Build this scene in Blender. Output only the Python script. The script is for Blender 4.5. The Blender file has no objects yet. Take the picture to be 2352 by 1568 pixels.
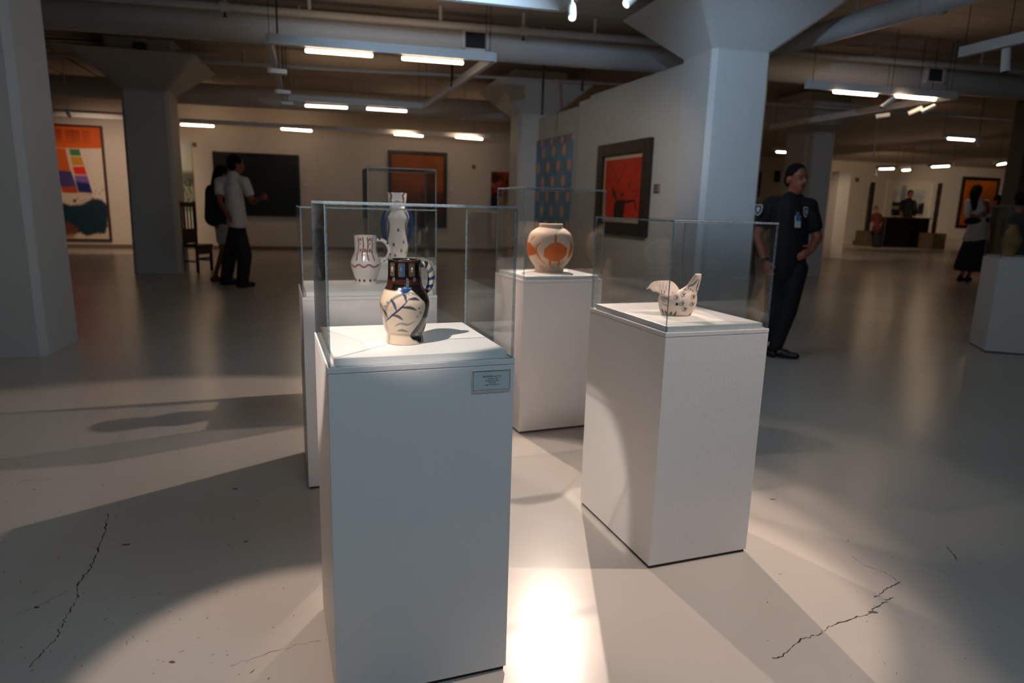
import bpy, bmesh, math, random
import numpy as np
from mathutils import Vector, Matrix

random.seed(7); np.random.seed(7)
SC = bpy.context.scene
COL = SC.collection
R = math.radians

# ------------------------------------------------------------------ camera
FPX, PITCH, ROLL, CAM_H = 1537.7, R(11.426), R(1.608), 1.3007
_fw = Vector((0, math.cos(PITCH), -math.sin(PITCH)))
_u0 = Vector((0, math.sin(PITCH), math.cos(PITCH)))
_r0 = Vector((1, 0, 0))
_rt = _r0 * math.cos(ROLL) + _u0 * math.sin(ROLL)
_up = _u0 * math.cos(ROLL) - _r0 * math.sin(ROLL)
cam_d = bpy.data.cameras.new('camera')
cam = bpy.data.objects.new('camera', cam_d); COL.objects.link(cam)
cam_d.sensor_fit = 'HORIZONTAL'; cam_d.sensor_width = 36.0
cam_d.lens = FPX / 2352 * 36.0
cam_d.clip_start = 0.05; cam_d.clip_end = 200
cam.matrix_world = Matrix(((_rt.x, _up.x, -_fw.x, 0), (_rt.y, _up.y, -_fw.y, 0),
                           (_rt.z, _up.z, -_fw.z, CAM_H), (0, 0, 0, 1)))
cam_d.dof.use_dof = True
cam_d.dof.focus_distance = 1.84
cam_d.dof.aperture_fstop = 3.2
SC.camera = cam

# ------------------------------------------------------------------ colour management, world
SC.view_settings.view_transform = 'Standard'
SC.view_settings.look = 'None'
SC.view_settings.exposure = 0.0
SC.view_settings.gamma = 1.0
SC.view_settings.use_curve_mapping = False
wd = bpy.data.worlds.new('world'); SC.world = wd; wd.use_nodes = True
wd.node_tree.nodes['Background'].inputs[0].default_value = (1.0, 0.66, 0.42, 1)
wd.node_tree.nodes['Background'].inputs[1].default_value = 0.02
SC.cycles.max_bounces = 10
SC.cycles.transparent_max_bounces = 32
SC.cycles.diffuse_bounces = 4
SC.cycles.glossy_bounces = 5
SC.cycles.caustics_reflective = False
SC.cycles.caustics_refractive = False
SC.cycles.sample_clamp_indirect = 4.0

# ------------------------------------------------------------------ the exhibit spotlights and a few added washers (lamps of the track heads built below)
# name, position of the lens, target, watts, cone degrees, colour
WARM = (1.0, 0.76, 0.63)
SPOTS = [
    ('right_rear', (0.74, 5.25, 2.74), (-0.85, 4.30, 1.1), 230, 36, WARM),
    ('right_rear_two', (0.40, 5.62, 2.74), (0.38, 2.6, 0.2), 470, 29, WARM),
    ('front_left', (-0.95, 0.55, 2.74), (-0.325, 2.0, 0.95), 400, 19.6, (1.0, 0.84, 0.76)),
    ('front_right', (1.52, 2.30, 2.74), (0.50, 2.15, 0.0), 180, 33, WARM),
    ('rear_middle', (-0.45, 4.65, 2.74), (0.45, 2.9, 0.0), 190, 34, WARM),
    ('left_rail', (-1.30, 2.75, 2.74), (-0.50, 1.55, 0.0), 190, 27, WARM),
    ('left_rear', (-1.75, 4.60, 2.74), (0.05, 3.85, 0.85), 130, 28, WARM),
    ('added_column_washer', (0.95, 4.30, 2.74), (2.35, 7.5, 2.3), 175, 50, (0.50, 0.72, 1.0)),  # added lamp, brightens and cools the centre column
    ('front_left_two', (-1.0, 0.90, 2.74), (-0.74, 3.6, 1.05), 210, 26, (1.0, 0.84, 0.76)),
    ('added_picture_washer', (0.95, 4.60, 2.74), (1.15, 9.6, 1.5), 170, 40, (1.0, 0.78, 0.60)),  # added lamp, lifts the red picture and the tapestry
    ('added_duct_washer', (-0.60, 4.50, 2.72), (-0.8, 8.8, 3.3), 150, 66, (0.50, 0.74, 1.0)),  # added lamp, puts cool light on the near duct
    ('canvas_washer', (-8.6, 13.4, 2.74), (-9.7, 16.5, 1.2), 210, 80, (1.0, 0.70, 0.50)),
    ('end_wall_washer', (9.0, 17.6, 2.74), (10.1, 20.6, 1.5), 200, 46, (1.0, 0.76, 0.58)),
    ('added_far_washer', (13.0, 25.0, 2.74), (16.5, 31.0, 1.6), 290, 80, (1.0, 0.72, 0.48)),  # added lamp, brightens the far hall wall
    ('orange_picture_washer', (17.5, 24.5, 2.74), (20.6, 31.5, 1.6), 450, 50, (1.0, 0.76, 0.54)),
]
for nm, pos, tgt, w, cone, c in SPOTS:
    ld = bpy.data.lights.new('spot_' + nm, 'SPOT'); lo = bpy.data.objects.new('spot_' + nm, ld); COL.objects.link(lo)
    ld.energy = w; ld.color = c; ld.spot_size = R(cone); ld.spot_blend = 0.8 if 'washer' in nm else (0.18 if nm == 'front_left' else 0.35); ld.shadow_soft_size = 0.018
    lo.location = pos
    lo.rotation_euler = (Vector(tgt) - Vector(pos)).to_track_quat('-Z', 'Y').to_euler()

# ------------------------------------------------------------------ small helpers
def ray(px, py): return _fw + _rt * ((px - 1176) / FPX) - _up * ((py - 784) / FPX)
def atz(px, py, z):
    d = ray(px, py); return Vector((0, 0, CAM_H)) + d * ((z - CAM_H) / d.z)
def atd(px, py, Y):
    d = ray(px, py); return Vector((0, 0, CAM_H)) + d * (Y / d.y)
def onwall(px, py, p0, az):
    """point of the pixel's ray on a vertical plane through p0 running along azimuth az"""
    d = ray(px, py); n = Vector((-math.sin(R(az)), math.cos(R(az)), 0))
    t = n.dot(Vector((p0[0], p0[1], 0)) - Vector((0, 0, CAM_H))) / n.dot(d)
    return Vector((0, 0, CAM_H)) + d * t
def V(*a): return Vector(a)

def tag(o, label=None, cat=None, group=None, kind=None):
    if label: o['label'] = label
    if cat: o['category'] = cat
    if group: o['group'] = group
    if kind: o['kind'] = kind
    return o
def thing(name, label, cat, loc=(0, 0, 0), rz=0.0, group=None, kind=None):
    o = bpy.data.objects.new(name, None); COL.objects.link(o)
    o.empty_display_size = 0.1
    o.location = loc; o.rotation_euler = (0, 0, rz)
    tag(o, label, cat, group, kind); return o
def link(name, me, mat, parent=None, world=True, smooth=False):
    """link mesh data; coordinates are world ones unless world=False (then the parent's own)"""
    if isinstance(me, bmesh.types.BMesh):
        b = me; me = bpy.data.meshes.new(name)
        bmesh.ops.recalc_face_normals(b, faces=b.faces); b.to_mesh(me); b.free()
    o = bpy.data.objects.new(name, me); COL.objects.link(o)
    mats = mat if isinstance(mat, (list, tuple)) else [mat]
    if not me.materials:
        for m in mats: me.materials.append(M[m] if isinstance(m, str) else m)
    if smooth:
        for p in me.polygons: p.use_smooth = True
    if parent is not None:
        o.parent = parent
        if world:
            W = Matrix.Identity(4); q = parent; chain = []
            while q is not None: chain.append(q); q = q.parent
            for q in reversed(chain):
                W = W @ (Matrix.Translation(q.location) @ q.rotation_euler.to_matrix().to_4x4())
            o_inv = W.inverted()
            me.transform(o_inv)
    return o

def bm_new(): return bmesh.new()
def rotz(v, a):
    c, s = math.cos(a), math.sin(a); return Vector((v[0]*c - v[1]*s, v[0]*s + v[1]*c, v[2]))
def box(b, c, s, rz=0.0, mi=0, M4=None):
    """box of centre c and full sizes s turned rz about z"""
    vs = []
    for sx in (-.5, .5):
        for sy in (-.5, .5):
            for sz in (-.5, .5):
                p = Vector((sx*s[0], sy*s[1], sz*s[2]))
                p = (M4 @ p) if M4 is not None else rotz(p, rz)
                vs.append(b.verts.new(p + Vector(c)))
    for f in ((0, 1, 3, 2), (4, 6, 7, 5), (0, 4, 5, 1), (2, 3, 7, 6), (0, 2, 6, 4), (1, 5, 7, 3)):
        fa = b.faces.new([vs[i] for i in f]); fa.material_index = mi
    return vs
def bevel_all(b, w, seg=2):
    bmesh.ops.bevel(b, geom=list(b.edges), offset=w, segments=seg, affect='EDGES', profile=0.5)
def beam(b, p0, p1, w, h, up=Vector((0, 0, 1))):
    """rectangular bar from p0 to p1"""
    p0, p1 = Vector(p0), Vector(p1); d = (p1 - p0).normalized()
    s = d.cross(up).normalized() if abs(d.dot(up)) < .99 else Vector((1, 0, 0)); t = s.cross(d)
    vs = [b.verts.new(p + s*(sx*w/2) + t*(sy*h/2)) for p in (p0, p1) for sx, sy in ((-1, -1), (1, -1), (1, 1), (-1, 1))]
    for f in ((0, 1, 2, 3), (7, 6, 5, 4), (0, 4, 5, 1), (1, 5, 6, 2), (2, 6, 7, 3), (3, 7, 4, 0)):
        b.faces.new([vs[i] for i in f])
def tube(b, pts, rad, n=12, cap=True):
    """round tube through pts, rad a number or one per point"""
    pts = [Vector(p) for p in pts]
    rs = rad if isinstance(rad, (list, tuple)) else [rad]*len(pts)
    rings = []; ref = None
    for i, p in enumerate(pts):
        d = (pts[min(i+1, len(pts)-1)] - pts[max(i-1, 0)]).normalized()
        if ref is None:
            ref = d.orthogonal().normalized()
        ref = (ref - d * ref.dot(d)).normalized()
        s = d.cross(ref)
        rings.append([b.verts.new(p + (ref*math.cos(2*math.pi*k/n) + s*math.sin(2*math.pi*k/n))*rs[i]) for k in range(n)])
    for a, c in zip(rings, rings[1:]):
        for k in range(n):
            b.faces.new((a[k], a[(k+1) % n], c[(k+1) % n], c[k]))
    if cap:
        b.faces.new(list(reversed(rings[0]))); b.faces.new(rings[-1])
def spline(pts, n):
    """Catmull-Rom through pts, n points out"""
    P = [np.array(p, float) for p in pts]; P = [2*P[0]-P[1]] + P + [2*P[-1]-P[-2]]
    out = []; m = len(P)-3
    for k in range(n):
        t = k/(n-1)*m; i = min(int(t), m-1); t -= i
        a, b_, c, d = P[i], P[i+1], P[i+2], P[i+3]
        out.append(.5*((2*b_)+(-a+c)*t+(2*a-5*b_+4*c-d)*t*t+(-a+3*b_-3*c+d)*t**3))
    return np.array(out)

# ------------------------------------------------------------------ materials
M = {}
def srgb(r, g, b):
    f = lambda c: (c/255/12.92) if c/255 <= .04045 else ((c/255+.055)/1.055)**2.4
    return (f(r), f(g), f(b), 1)
def mat(name, col, rough=.5, metal=0., spec=.5, noise=0., nscale=8., bump=0., bscale=60., emit=None, estr=0., coat=0.):
    m = bpy.data.materials.new(name); m.use_nodes = True; N = m.node_tree.nodes; L = m.node_tree.links
    p = N['Principled BSDF']
    p.inputs['Base Color'].default_value = col; p.inputs['Roughness'].default_value = rough
    p.inputs['Metallic'].default_value = metal; p.inputs['Specular IOR Level'].default_value = spec
    p.inputs['Coat Weight'].default_value = coat
    if emit: p.inputs['Emission Color'].default_value = emit; p.inputs['Emission Strength'].default_value = estr
    tc = None
    if noise or bump:
        tc = N.new('ShaderNodeTexCoord')
    if noise:
        nt = N.new('ShaderNodeTexNoise'); nt.inputs['Scale'].default_value = nscale; nt.inputs['Detail'].default_value = 5
        L.new(tc.outputs['Object'], nt.inputs['Vector'])
        mx = N.new('ShaderNodeMix'); mx.data_type = 'RGBA'
        mx.inputs['A'].default_value = tuple(c*(1-noise) for c in col[:3])+(1,)
        mx.inputs['B'].default_value = tuple(min(1, c*(1+noise)) for c in col[:3])+(1,)
        L.new(nt.outputs['Fac'], mx.inputs['Factor']); L.new(mx.outputs['Result'], p.inputs['Base Color'])
    if bump:
        nb = N.new('ShaderNodeTexNoise'); nb.inputs['Scale'].default_value = bscale; nb.inputs['Detail'].default_value = 3
        L.new(tc.outputs['Object'], nb.inputs['Vector'])
        bp = N.new('ShaderNodeBump'); bp.inputs['Strength'].default_value = bump; bp.inputs['Distance'].default_value = .004
        L.new(nb.outputs['Fac'], bp.inputs['Height']); L.new(bp.outputs['Normal'], p.inputs['Normal'])
    M[name] = m; return m
def painted(name, rough=.4, spec=.5, coat=0., bump=0., bscale=40.):
    """material whose colour is the brushed colour attribute 'paint' of the mesh"""
    m = mat(name, (1, 1, 1, 1), rough, 0, spec, bump=bump, bscale=bscale, coat=coat)
    N = m.node_tree.nodes; a = N.new('ShaderNodeAttribute'); a.attribute_name = 'paint'
    m.node_tree.links.new(a.outputs['Color'], N['Principled BSDF'].inputs['Base Color']); return m

mat('wall_paint', srgb(214, 206, 194), .7, noise=.03, nscale=2, bump=.08, bscale=90)
mat('partition_paint', srgb(206, 201, 190), .7, noise=.03, nscale=2, bump=.08, bscale=90)
mat('column_paint', srgb(205, 203, 200), .55, noise=.05, nscale=3, bump=.35, bscale=14)
mat('duct_paint', srgb(198, 198, 198), .5, noise=.04, nscale=3)
mat('pedestal_paint', srgb(226, 222, 218), .42, noise=.012, nscale=3, bump=.16, bscale=170)
mat('plate_white', srgb(240, 238, 233), .35, noise=.01, nscale=4)
mat('toe_shadow', srgb(60, 42, 22), .7)
mat('white_metal', srgb(225, 225, 226), .4)
mat('dark_metal', srgb(22, 20, 18), .5)
mat('rod_dark', srgb(40, 33, 27), .5)
mat('grille_dark', srgb(14, 18, 22), .6)
mat('grille_bar', srgb(70, 78, 84), .5)
mat('cable_black', srgb(14, 14, 14), .5)
mat('frame_dark', srgb(26, 17, 12), .45, noise=.25, nscale=12)
mat('frame_brown', srgb(60, 38, 24), .4, noise=.2, nscale=14)
mat('frame_black', srgb(12, 12, 12), .45)
mat('frame_steel', srgb(120, 110, 100), .35, metal=.3)
mat('mat_board', srgb(216, 188, 150), .7)
mat('mat_white', srgb(225, 218, 205), .7)
mat('skin', srgb(158, 92, 70), .5, noise=.06, nscale=20)
mat('skin_dark', srgb(140, 82, 60), .5, noise=.06, nscale=20)
mat('hair_dark', srgb(20, 16, 14), .85, spec=.2, noise=.3, nscale=60, bump=.5, bscale=160)
mat('hair_grey', srgb(30, 25, 22), .9, spec=.1, noise=.35, nscale=70, bump=.5, bscale=160)
mat('cloth_black', srgb(16, 16, 18), .8, noise=.2, nscale=40, bump=.3, bscale=40)
mat('cloth_navy', srgb(22, 22, 28), .8, noise=.2, nscale=40, bump=.3, bscale=40)
mat('cloth_white', srgb(214, 206, 198), .8, noise=.04, nscale=20, bump=.3, bscale=30)
mat('cloth_cream', srgb(196, 184, 166), .8, noise=.05, nscale=20, bump=.3, bscale=30)
mat('cloth_red', srgb(74, 18, 18), .8, noise=.1, nscale=20)
mat('shoe_black', srgb(10, 10, 10), .35)
mat('shoe_red', srgb(90, 24, 22), .4)
mat('eye_white', srgb(150, 138, 130), .3)
mat('eye_dark', srgb(20, 14, 12), .2)
mat('lip', srgb(130, 66, 56), .5)
mat('patch_silver', srgb(190, 200, 210), .5)
mat('patch_dark', srgb(30, 34, 44), .6)
mat('badge_white', srgb(225, 228, 230), .4)
mat('badge_blue', srgb(60, 130, 190), .4)
mat('badge_red', srgb(190, 60, 50), .4)
mat('wood_dark', srgb(46, 20, 14), .4, noise=.3, nscale=10)
mat('desk_black', srgb(12, 12, 12), .4)
mat('desk_top', srgb(70, 58, 46), .4)
mat('stone_plinth', srgb(96, 80, 62), .7, noise=.15, nscale=14, bump=.4, bscale=30)
mat('bronze_dark', srgb(38, 30, 24), .5, noise=.2, nscale=14, bump=.4, bscale=30)
mat('ochre_clay', srgb(150, 110, 48), .6, noise=.4, nscale=16)
mat('grey_clay', srgb(120, 108, 94), .6, noise=.2, nscale=16)
mat('orange_thing', srgb(240, 96, 20), .5)
mat('card_grey', srgb(222, 226, 226), .55)
mat('ink', srgb(18, 22, 30), .6)
mat('crack_dark', srgb(40, 36, 31), .8)
mat('scuff_grey', srgb(78, 74, 68), .7)
mat('door_white', srgb(216, 208, 196), .6, noise=.02)
mat('base_dark', srgb(112, 96, 80), .6)
mat('platform_trim', srgb(120, 100, 80), .6)
mat('tube_neutral', (1, 1, 1, 1), .4, emit=(1, .72, .47, 1), estr=13)
mat('tube_warm', (1, 1, 1, 1), .4, emit=(1, .70, .45, 1), estr=24)
mat('tube_fill_cool', (1, 1, 1, 1), .4, emit=(.54, .78, 1, 1), estr=60)
mat('tube_fill_rear', (1, 1, 1, 1), .4, emit=(.54, .78, 1, 1), estr=82)
mat('tube_far', (1, 1, 1, 1), .4, emit=(1, .70, .45, 1), estr=36)
mat('lens_lit', (1, 1, 1, 1), .4, emit=(1, .9, .8, 1), estr=2.5)
painted('glaze_paint', .16, .6, .3, bump=.05, bscale=60)
painted('matte_clay_paint', .55, .35, bump=.08, bscale=90)
painted('canvas_paint', .5, .35, bump=.25, bscale=120)
painted('glossy_print', .22, .5)

def floor_material():
    m = bpy.data.materials.new('floor_concrete'); m.use_nodes = True; N = m.node_tree.nodes; L = m.node_tree.links
    p = N['Principled BSDF']; tc = N.new('ShaderNodeTexCoord')
    n1 = N.new('ShaderNodeTexNoise'); n1.inputs['Scale'].default_value = .7; n1.inputs['Detail'].default_value = 6
    n2 = N.new('ShaderNodeTexNoise'); n2.inputs['Scale'].default_value = 9; n2.inputs['Detail'].default_value = 6
    n3 = N.new('ShaderNodeTexNoise'); n3.inputs['Scale'].default_value = 34; n3.inputs['Detail'].default_value = 4
    for n in (n1, n2, n3): L.new(tc.outputs['Object'], n.inputs['Vector'])
    r1 = N.new('ShaderNodeValToRGB'); r1.color_ramp.elements[0].position = .3; r1.color_ramp.elements[1].position = .7
    r1.color_ramp.elements[0].color = srgb(182, 176, 167); r1.color_ramp.elements[1].color = srgb(192, 186, 178)
    L.new(n1.outputs['Fac'], r1.inputs['Fac'])
    # sparse dark specks of chipped paint
    r3 = N.new('ShaderNodeValToRGB'); r3.color_ramp.elements[0].position = .74; r3.color_ramp.elements[1].position = .80
    r3.color_ramp.elements[0].color = (0, 0, 0, 1); r3.color_ramp.elements[1].color = (.5, .5, .5, 1)
    L.new(n3.outputs['Fac'], r3.inputs['Fac'])
    mx = N.new('ShaderNodeMix'); mx.data_type = 'RGBA'; mx.inputs['B'].default_value = srgb(84, 78, 70)
    L.new(r3.outputs['Color'], mx.inputs['Factor']); L.new(r1.outputs['Color'], mx.inputs['A'])
    L.new(mx.outputs['Result'], p.inputs['Base Color'])
    mr = N.new('ShaderNodeMapRange'); mr.inputs['To Min'].default_value = .22; mr.inputs['To Max'].default_value = .28
    L.new(n2.outputs['Fac'], mr.inputs['Value']); L.new(mr.outputs['Result'], p.inputs['Roughness'])
    p.inputs['Specular IOR Level'].default_value = .45
    bp = N.new('ShaderNodeBump'); bp.inputs['Strength'].default_value = .05; bp.inputs['Distance'].default_value = .008
    n4 = N.new('ShaderNodeTexNoise'); n4.inputs['Scale'].default_value = 5; n4.inputs['Detail'].default_value = 3
    L.new(tc.outputs['Object'], n4.inputs['Vector'])
    L.new(n4.outputs['Fac'], bp.inputs['Height']); L.new(bp.outputs['Normal'], p.inputs['Normal'])
    M['floor_concrete'] = m
floor_material()
def ceiling_material():
    m = mat('ceiling_concrete', srgb(176, 164, 150), .8); N = m.node_tree.nodes; L = m.node_tree.links
    p = N['Principled BSDF']; tc = N.new('ShaderNodeTexCoord')
    mp = N.new('ShaderNodeMapping'); mp.inputs['Rotation'].default_value = (0, 0, R(-14.5)); L.new(tc.outputs['Object'], mp.inputs['Vector'])
    w = N.new('ShaderNodeTexWave'); w.bands_direction = 'Y'; w.inputs['Scale'].default_value = 1.1; w.inputs['Distortion'].default_value = .4
    w.inputs['Detail'].default_value = 2; L.new(mp.outputs['Vector'], w.inputs['Vector'])
    r = N.new('ShaderNodeValToRGB'); r.color_ramp.elements[0].position = .0; r.color_ramp.elements[1].position = .12
    L.new(w.outputs['Fac'], r.inputs['Fac'])
    mx = N.new('ShaderNodeMix'); mx.data_type = 'RGBA'; mx.inputs['A'].default_value = srgb(166, 154, 140); mx.inputs['B'].default_value = srgb(178, 166, 152)
    L.new(r.outputs['Color'], mx.inputs['Factor']); L.new(mx.outputs['Result'], p.inputs['Base Color'])
    bp = N.new('ShaderNodeBump'); bp.inputs['Strength'].default_value = .3; bp.inputs['Distance'].default_value = .012
    L.new(r.outputs['Color'], bp.inputs['Height']); L.new(bp.outputs['Normal'], p.inputs['Normal'])
ceiling_material()
def acrylic_materials():
    m = bpy.data.materials.new('acrylic_sheet'); m.use_nodes = True; N = m.node_tree.nodes; L = m.node_tree.links
    N.remove(N['Principled BSDF']); out = N['Material Output']
    t = N.new('ShaderNodeBsdfTransparent'); t.inputs[0].default_value = (.975, .985, .985, 1)
    g = N.new('ShaderNodeBsdfGlossy'); g.inputs['Roughness'].default_value = 0.0
    f = N.new('ShaderNodeFresnel'); ge = N.new('ShaderNodeNewGeometry'); mr = N.new('ShaderNodeMapRange')
    mr.inputs['To Min'].default_value = 1.47; mr.inputs['To Max'].default_value = 1/1.47   # same reflectance from both sides of the sheet
    L.new(ge.outputs['Backfacing'], mr.inputs['Value']); L.new(mr.outputs['Result'], f.inputs['IOR'])
    mx = N.new('ShaderNodeMixShader'); L.new(f.outputs[0], mx.inputs[0]); L.new(t.outputs[0], mx.inputs[1]); L.new(g.outputs[0], mx.inputs[2])
    L.new(mx.outputs[0], out.inputs[0]); M['acrylic_sheet'] = m
    e = mat('acrylic_edge', srgb(140, 156, 164), .25, noise=.5, nscale=130); N = e.node_tree.nodes; L = e.node_tree.links
    t = N.new('ShaderNodeBsdfTransparent'); t.inputs[0].default_value = (.8, .9, .92, 1)
    mx = N.new('ShaderNodeMixShader'); mx.inputs[0].default_value = .5
    L.new(t.outputs[0], mx.inputs[1]); L.new(N['Principled BSDF'].outputs[0], mx.inputs[2]); L.new(mx.outputs[0], N['Material Output'].inputs[0])
acrylic_materials()

# ================================================================== THE SETTING
CEIL = 3.74; BAZ = 14.5                                   # ceiling height, azimuth of the building's cross axis
BA = Vector((math.cos(R(BAZ)), math.sin(R(BAZ)), 0)); BB = Vector((-BA.y, BA.x, 0))
WALL_P = atz(600, 574, 0); WALL_AZ = 14.5                 # a point at the foot of the back wall
def quad_box(name, corners, z0, z1, m, kind='structure', label=None):
    b = bm_new(); vs0 = [b.verts.new((x, y, z0)) for x, y in corners]; vs1 = [b.verts.new((x, y, z1)) for x, y in corners]
    n = len(corners)
    b.faces.new(list(reversed(vs0))); b.faces.new(vs1)
    for i in range(n): b.faces.new((vs0[i], vs0[(i+1) % n], vs1[(i+1) % n], vs1[i]))
    o = link(name, b, m); tag(o, label=label, kind=kind); return o
def slab_wall(name, p0, p1, thick, z0, z1, m, label=None):
    p0, p1 = Vector((p0[0], p0[1], 0)), Vector((p1[0], p1[1], 0)); d = (p1-p0).normalized(); n = Vector((-d.y, d.x, 0))*thick
    return quad_box(name, [(p.x, p.y) for p in (p0, p1, p1+n, p0+n)], z0, z1, m, label=label)

RMX, RMN = 40., -20.
floor = quad_box('floor', [(-20, -9), (44, -9), (44, 44), (-20, 44)], -.2, 0, 'floor_concrete', label='pale grey glossy painted concrete floor with cracks')
ceiling = quad_box('ceiling', [(-20, -9), (44, -9), (44, 44), (-20, 44)], CEIL, CEIL+.2, 'ceiling_concrete', label='board-marked concrete ceiling')
wb0 = WALL_P - BA*12.; wb1 = WALL_P + BA*8.2
wall_back = slab_wall('wall_back', wb0, wb1, .25, 0, CEIL, 'wall_paint', 'white gallery wall behind the couple')
slab_wall('wall_left', V(-19.5, 44, 0), V(-19.5, -9, 0), -.3, 0, CEIL, 'wall_paint')
slab_wall('wall_front', V(-20, -8.5, 0), V(44, -8.5, 0), -.3, 0, CEIL, 'wall_paint')
# return wall that leaves the back wall at its right end and runs away from the camera
slab_wall('wall_return', wb1, wb1 + BB*14, .25, 0, CEIL, 'wall_paint')
# far wall of the right-hand hall
FAR_P = atz(2030, 561, 0); FAR_AZ = 14.5
fw0 = FAR_P - BA*14; fw1 = FAR_P + BA*9
slab_wall('wall_far', fw0, fw1, .3, 0, CEIL, 'wall_paint', 'white end wall of the far hall behind the dark desk')
slab_wall('wall_right', fw1, fw1 - BB*40, .3, 0, CEIL, 'wall_paint')
# partition carrying the tapestry and the red picture
PART_AZ = 108.5
pp0 = atz(1556, 151, 3.0); pdir = V(math.cos(R(PART_AZ)), math.sin(R(PART_AZ)), 0)
PP = V(pp0.x, pp0.y, 0)
PART_TOP = 3.0
part_corner = onwall(1357, 215, PP, PART_AZ)
slab_wall('wall_partition', PP - pdir*.6, PP + pdir*(part_corner.xy-PP.xy).length, -.28, 0, PART_TOP, 'partition_paint', 'white partition wall carrying the red picture')
# second bay of the partition, set back a little behind a narrow pier
pc = V(part_corner.x, part_corner.y, 0)
pier = slab_wall('wall_pier', pc, pc + pdir*.42, -.5, 0, PART_TOP-.04, 'partition_paint', 'narrow white pier between two bays of the partition')
off2 = V(pdir.y, -pdir.x, 0)*.06
slab_wall('wall_partition_rear', pc + pdir*.42 + off2, pc + pdir*3.6 + off2, -.28, 0, PART_TOP-.08, 'partition_paint', 'rear bay of the white partition behind the patterned tapestry')
# narrow lit wall end beyond the far column
we = atz(1905, 592, 0); we1 = atz(1932, 592, 0)
slab_wall('wall_end', we, we1, .3, 0, 2.6, 'wall_paint', 'narrow warmly lit wall end beyond the guard')
# return at the right rim of the picture, its dim lighting put into a dark colour
dr = atd(2326, 500, 12.5); slab_wall('wall_shaded', V(dr.x, dr.y, 0), V(dr.x+2.5, dr.y+.6, 0), .3, 0, CEIL, 'base_dark', 'wall with shade put into its colour behind the right-hand pedestal')
# baseboard along the foot of the back wall
nb = V(BA.y, -BA.x, 0)
o = quad_box('baseboard_back', [(p.x, p.y) for p in (wb0+nb*.02, wb1+nb*.02, wb1+nb*.001, wb0+nb*.001)], .001, .1, 'base_dark')

def column(name, cx, cy, label, half=.36, cap_z=3.0, flare=1.1):
    t = thing(name, label, 'column', (cx, cy, 0), kind='structure')
    def ring(h, z, ch=.05):
        c = []
        for sx, sy in ((-1, -1), (1, -1), (1, 1), (-1, 1)):
            if sx*sy > 0: c += [(sx*h, sy*(h-ch)), (sx*(h-ch), sy*h)]
            else: c += [(sx*(h-ch), sy*h), (sx*h, sy*(h-ch))]
        return [V(cx, cy, z) + BA*x + BB*y for x, y in c]
    def skin(nm, secs, steps=1):
        b = bm_new(); rs = [[b.verts.new(p) for p in ring(h, z)] for h, z in secs]
        for a, c in zip(rs, rs[1:]):
            for k in range(8): b.faces.new((a[k], a[(k+1) % 8], c[(k+1) % 8], c[k]))
        b.faces.new(list(reversed(rs[0]))); b.faces.new(rs[-1])
        link(nm, b, 'column_paint', t)
    skin('shaft', [(half*1.03, 0), (half, 1.5), (half*.985, cap_z)])
    skin('capital', [(half*.985, cap_z), (half*.99+.03, cap_z+.03), (half + flare*(3.5-cap_z), 3.5)])
    skin('stub', [(half+.16, 3.5), (half+.16, CEIL-.0005)])
    return t
c1 = atz(105, 817, 0); cc = c1 - BA*.36 + BB*.36
column('column', cc.x, cc.y, 'white square concrete column cut by the picture edge, nearest of all')
c2 = atz(415, 628, 0); cc = c2 - BA*.36 + BB*.36
column('column', cc.x, cc.y, 'white column between the colourful canvas and the dark chair')
c3 = atd(1625, 300, 7.55); cc = V(c3.x, c3.y, 0) + BA*.36 + BB*.36
column('column', cc.x, cc.y, 'bluish white column with wide flared capital beside the red picture'); CENTRE_COL = cc
c4 = atd(1189, 400, 13.1); cc = V(c4.x, c4.y, 0) + BA*.36 + BB*.36
column('column', cc.x, cc.y, 'white column at the rear end of the partition beside the tapestry')
column('column', 6.25, 14.9, 'shaded white column standing behind the guard')

# ---- floor cracks and scuffs
def crack(pix, w=.0025):
    pts = spline([atz(x, y, 0) for x, y in pix], len(pix)*7)
    b = bm_new(); prev = None
    for i, p in enumerate(pts):
        d = pts[min(i+1, len(pts)-1)] - pts[max(i-1, 0)]; n = Vector((-d[1], d[0], 0)).normalized()
        j = Vector((random.gauss(0, .003), random.gauss(0, .003), 0)); ww = w*random.uniform(.25, 1.3)
        q = Vector((p[0], p[1], .0004)) + j
        a, c = b.verts.new(q + n*ww), b.verts.new(q - n*ww)
        if prev: b.faces.new((prev[0], prev[1], c, a))
        prev = (a, c)
    link('crack', b, 'crack_dark', floor)
crack([(247, 1180), (240, 1222), (226, 1262), (212, 1296), (190, 1328), (178, 1346), (176, 1375)])
crack([(176, 1375), (158, 1405), (140, 1440), (131, 1462), (105, 1490), (70, 1530)], .0018)
crack([(2050, 1370), (2020, 1390), (1998, 1408), (1960, 1420), (1910, 1438), (1880, 1455), (1845, 1468), (1800, 1503), (1775, 1512)], .0022)
crack([(2070, 1335), (2040, 1350), (2010, 1372)], .0022)
crack([(1955, 1278), (1990, 1300), (2040, 1318), (2066, 1340)], .0012)
crack([(2175, 1255), (2190, 1275), (2200, 1288)], .0022)
crack([(30, 1415), (90, 1390), (160, 1356)], .0009)
crack([(530, 1530), (590, 1508), (680, 1482), (735, 1470)], .0007)
crack([(40, 1105), (70, 1103), (120, 1100)], .0012)
b = bm_new()
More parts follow.
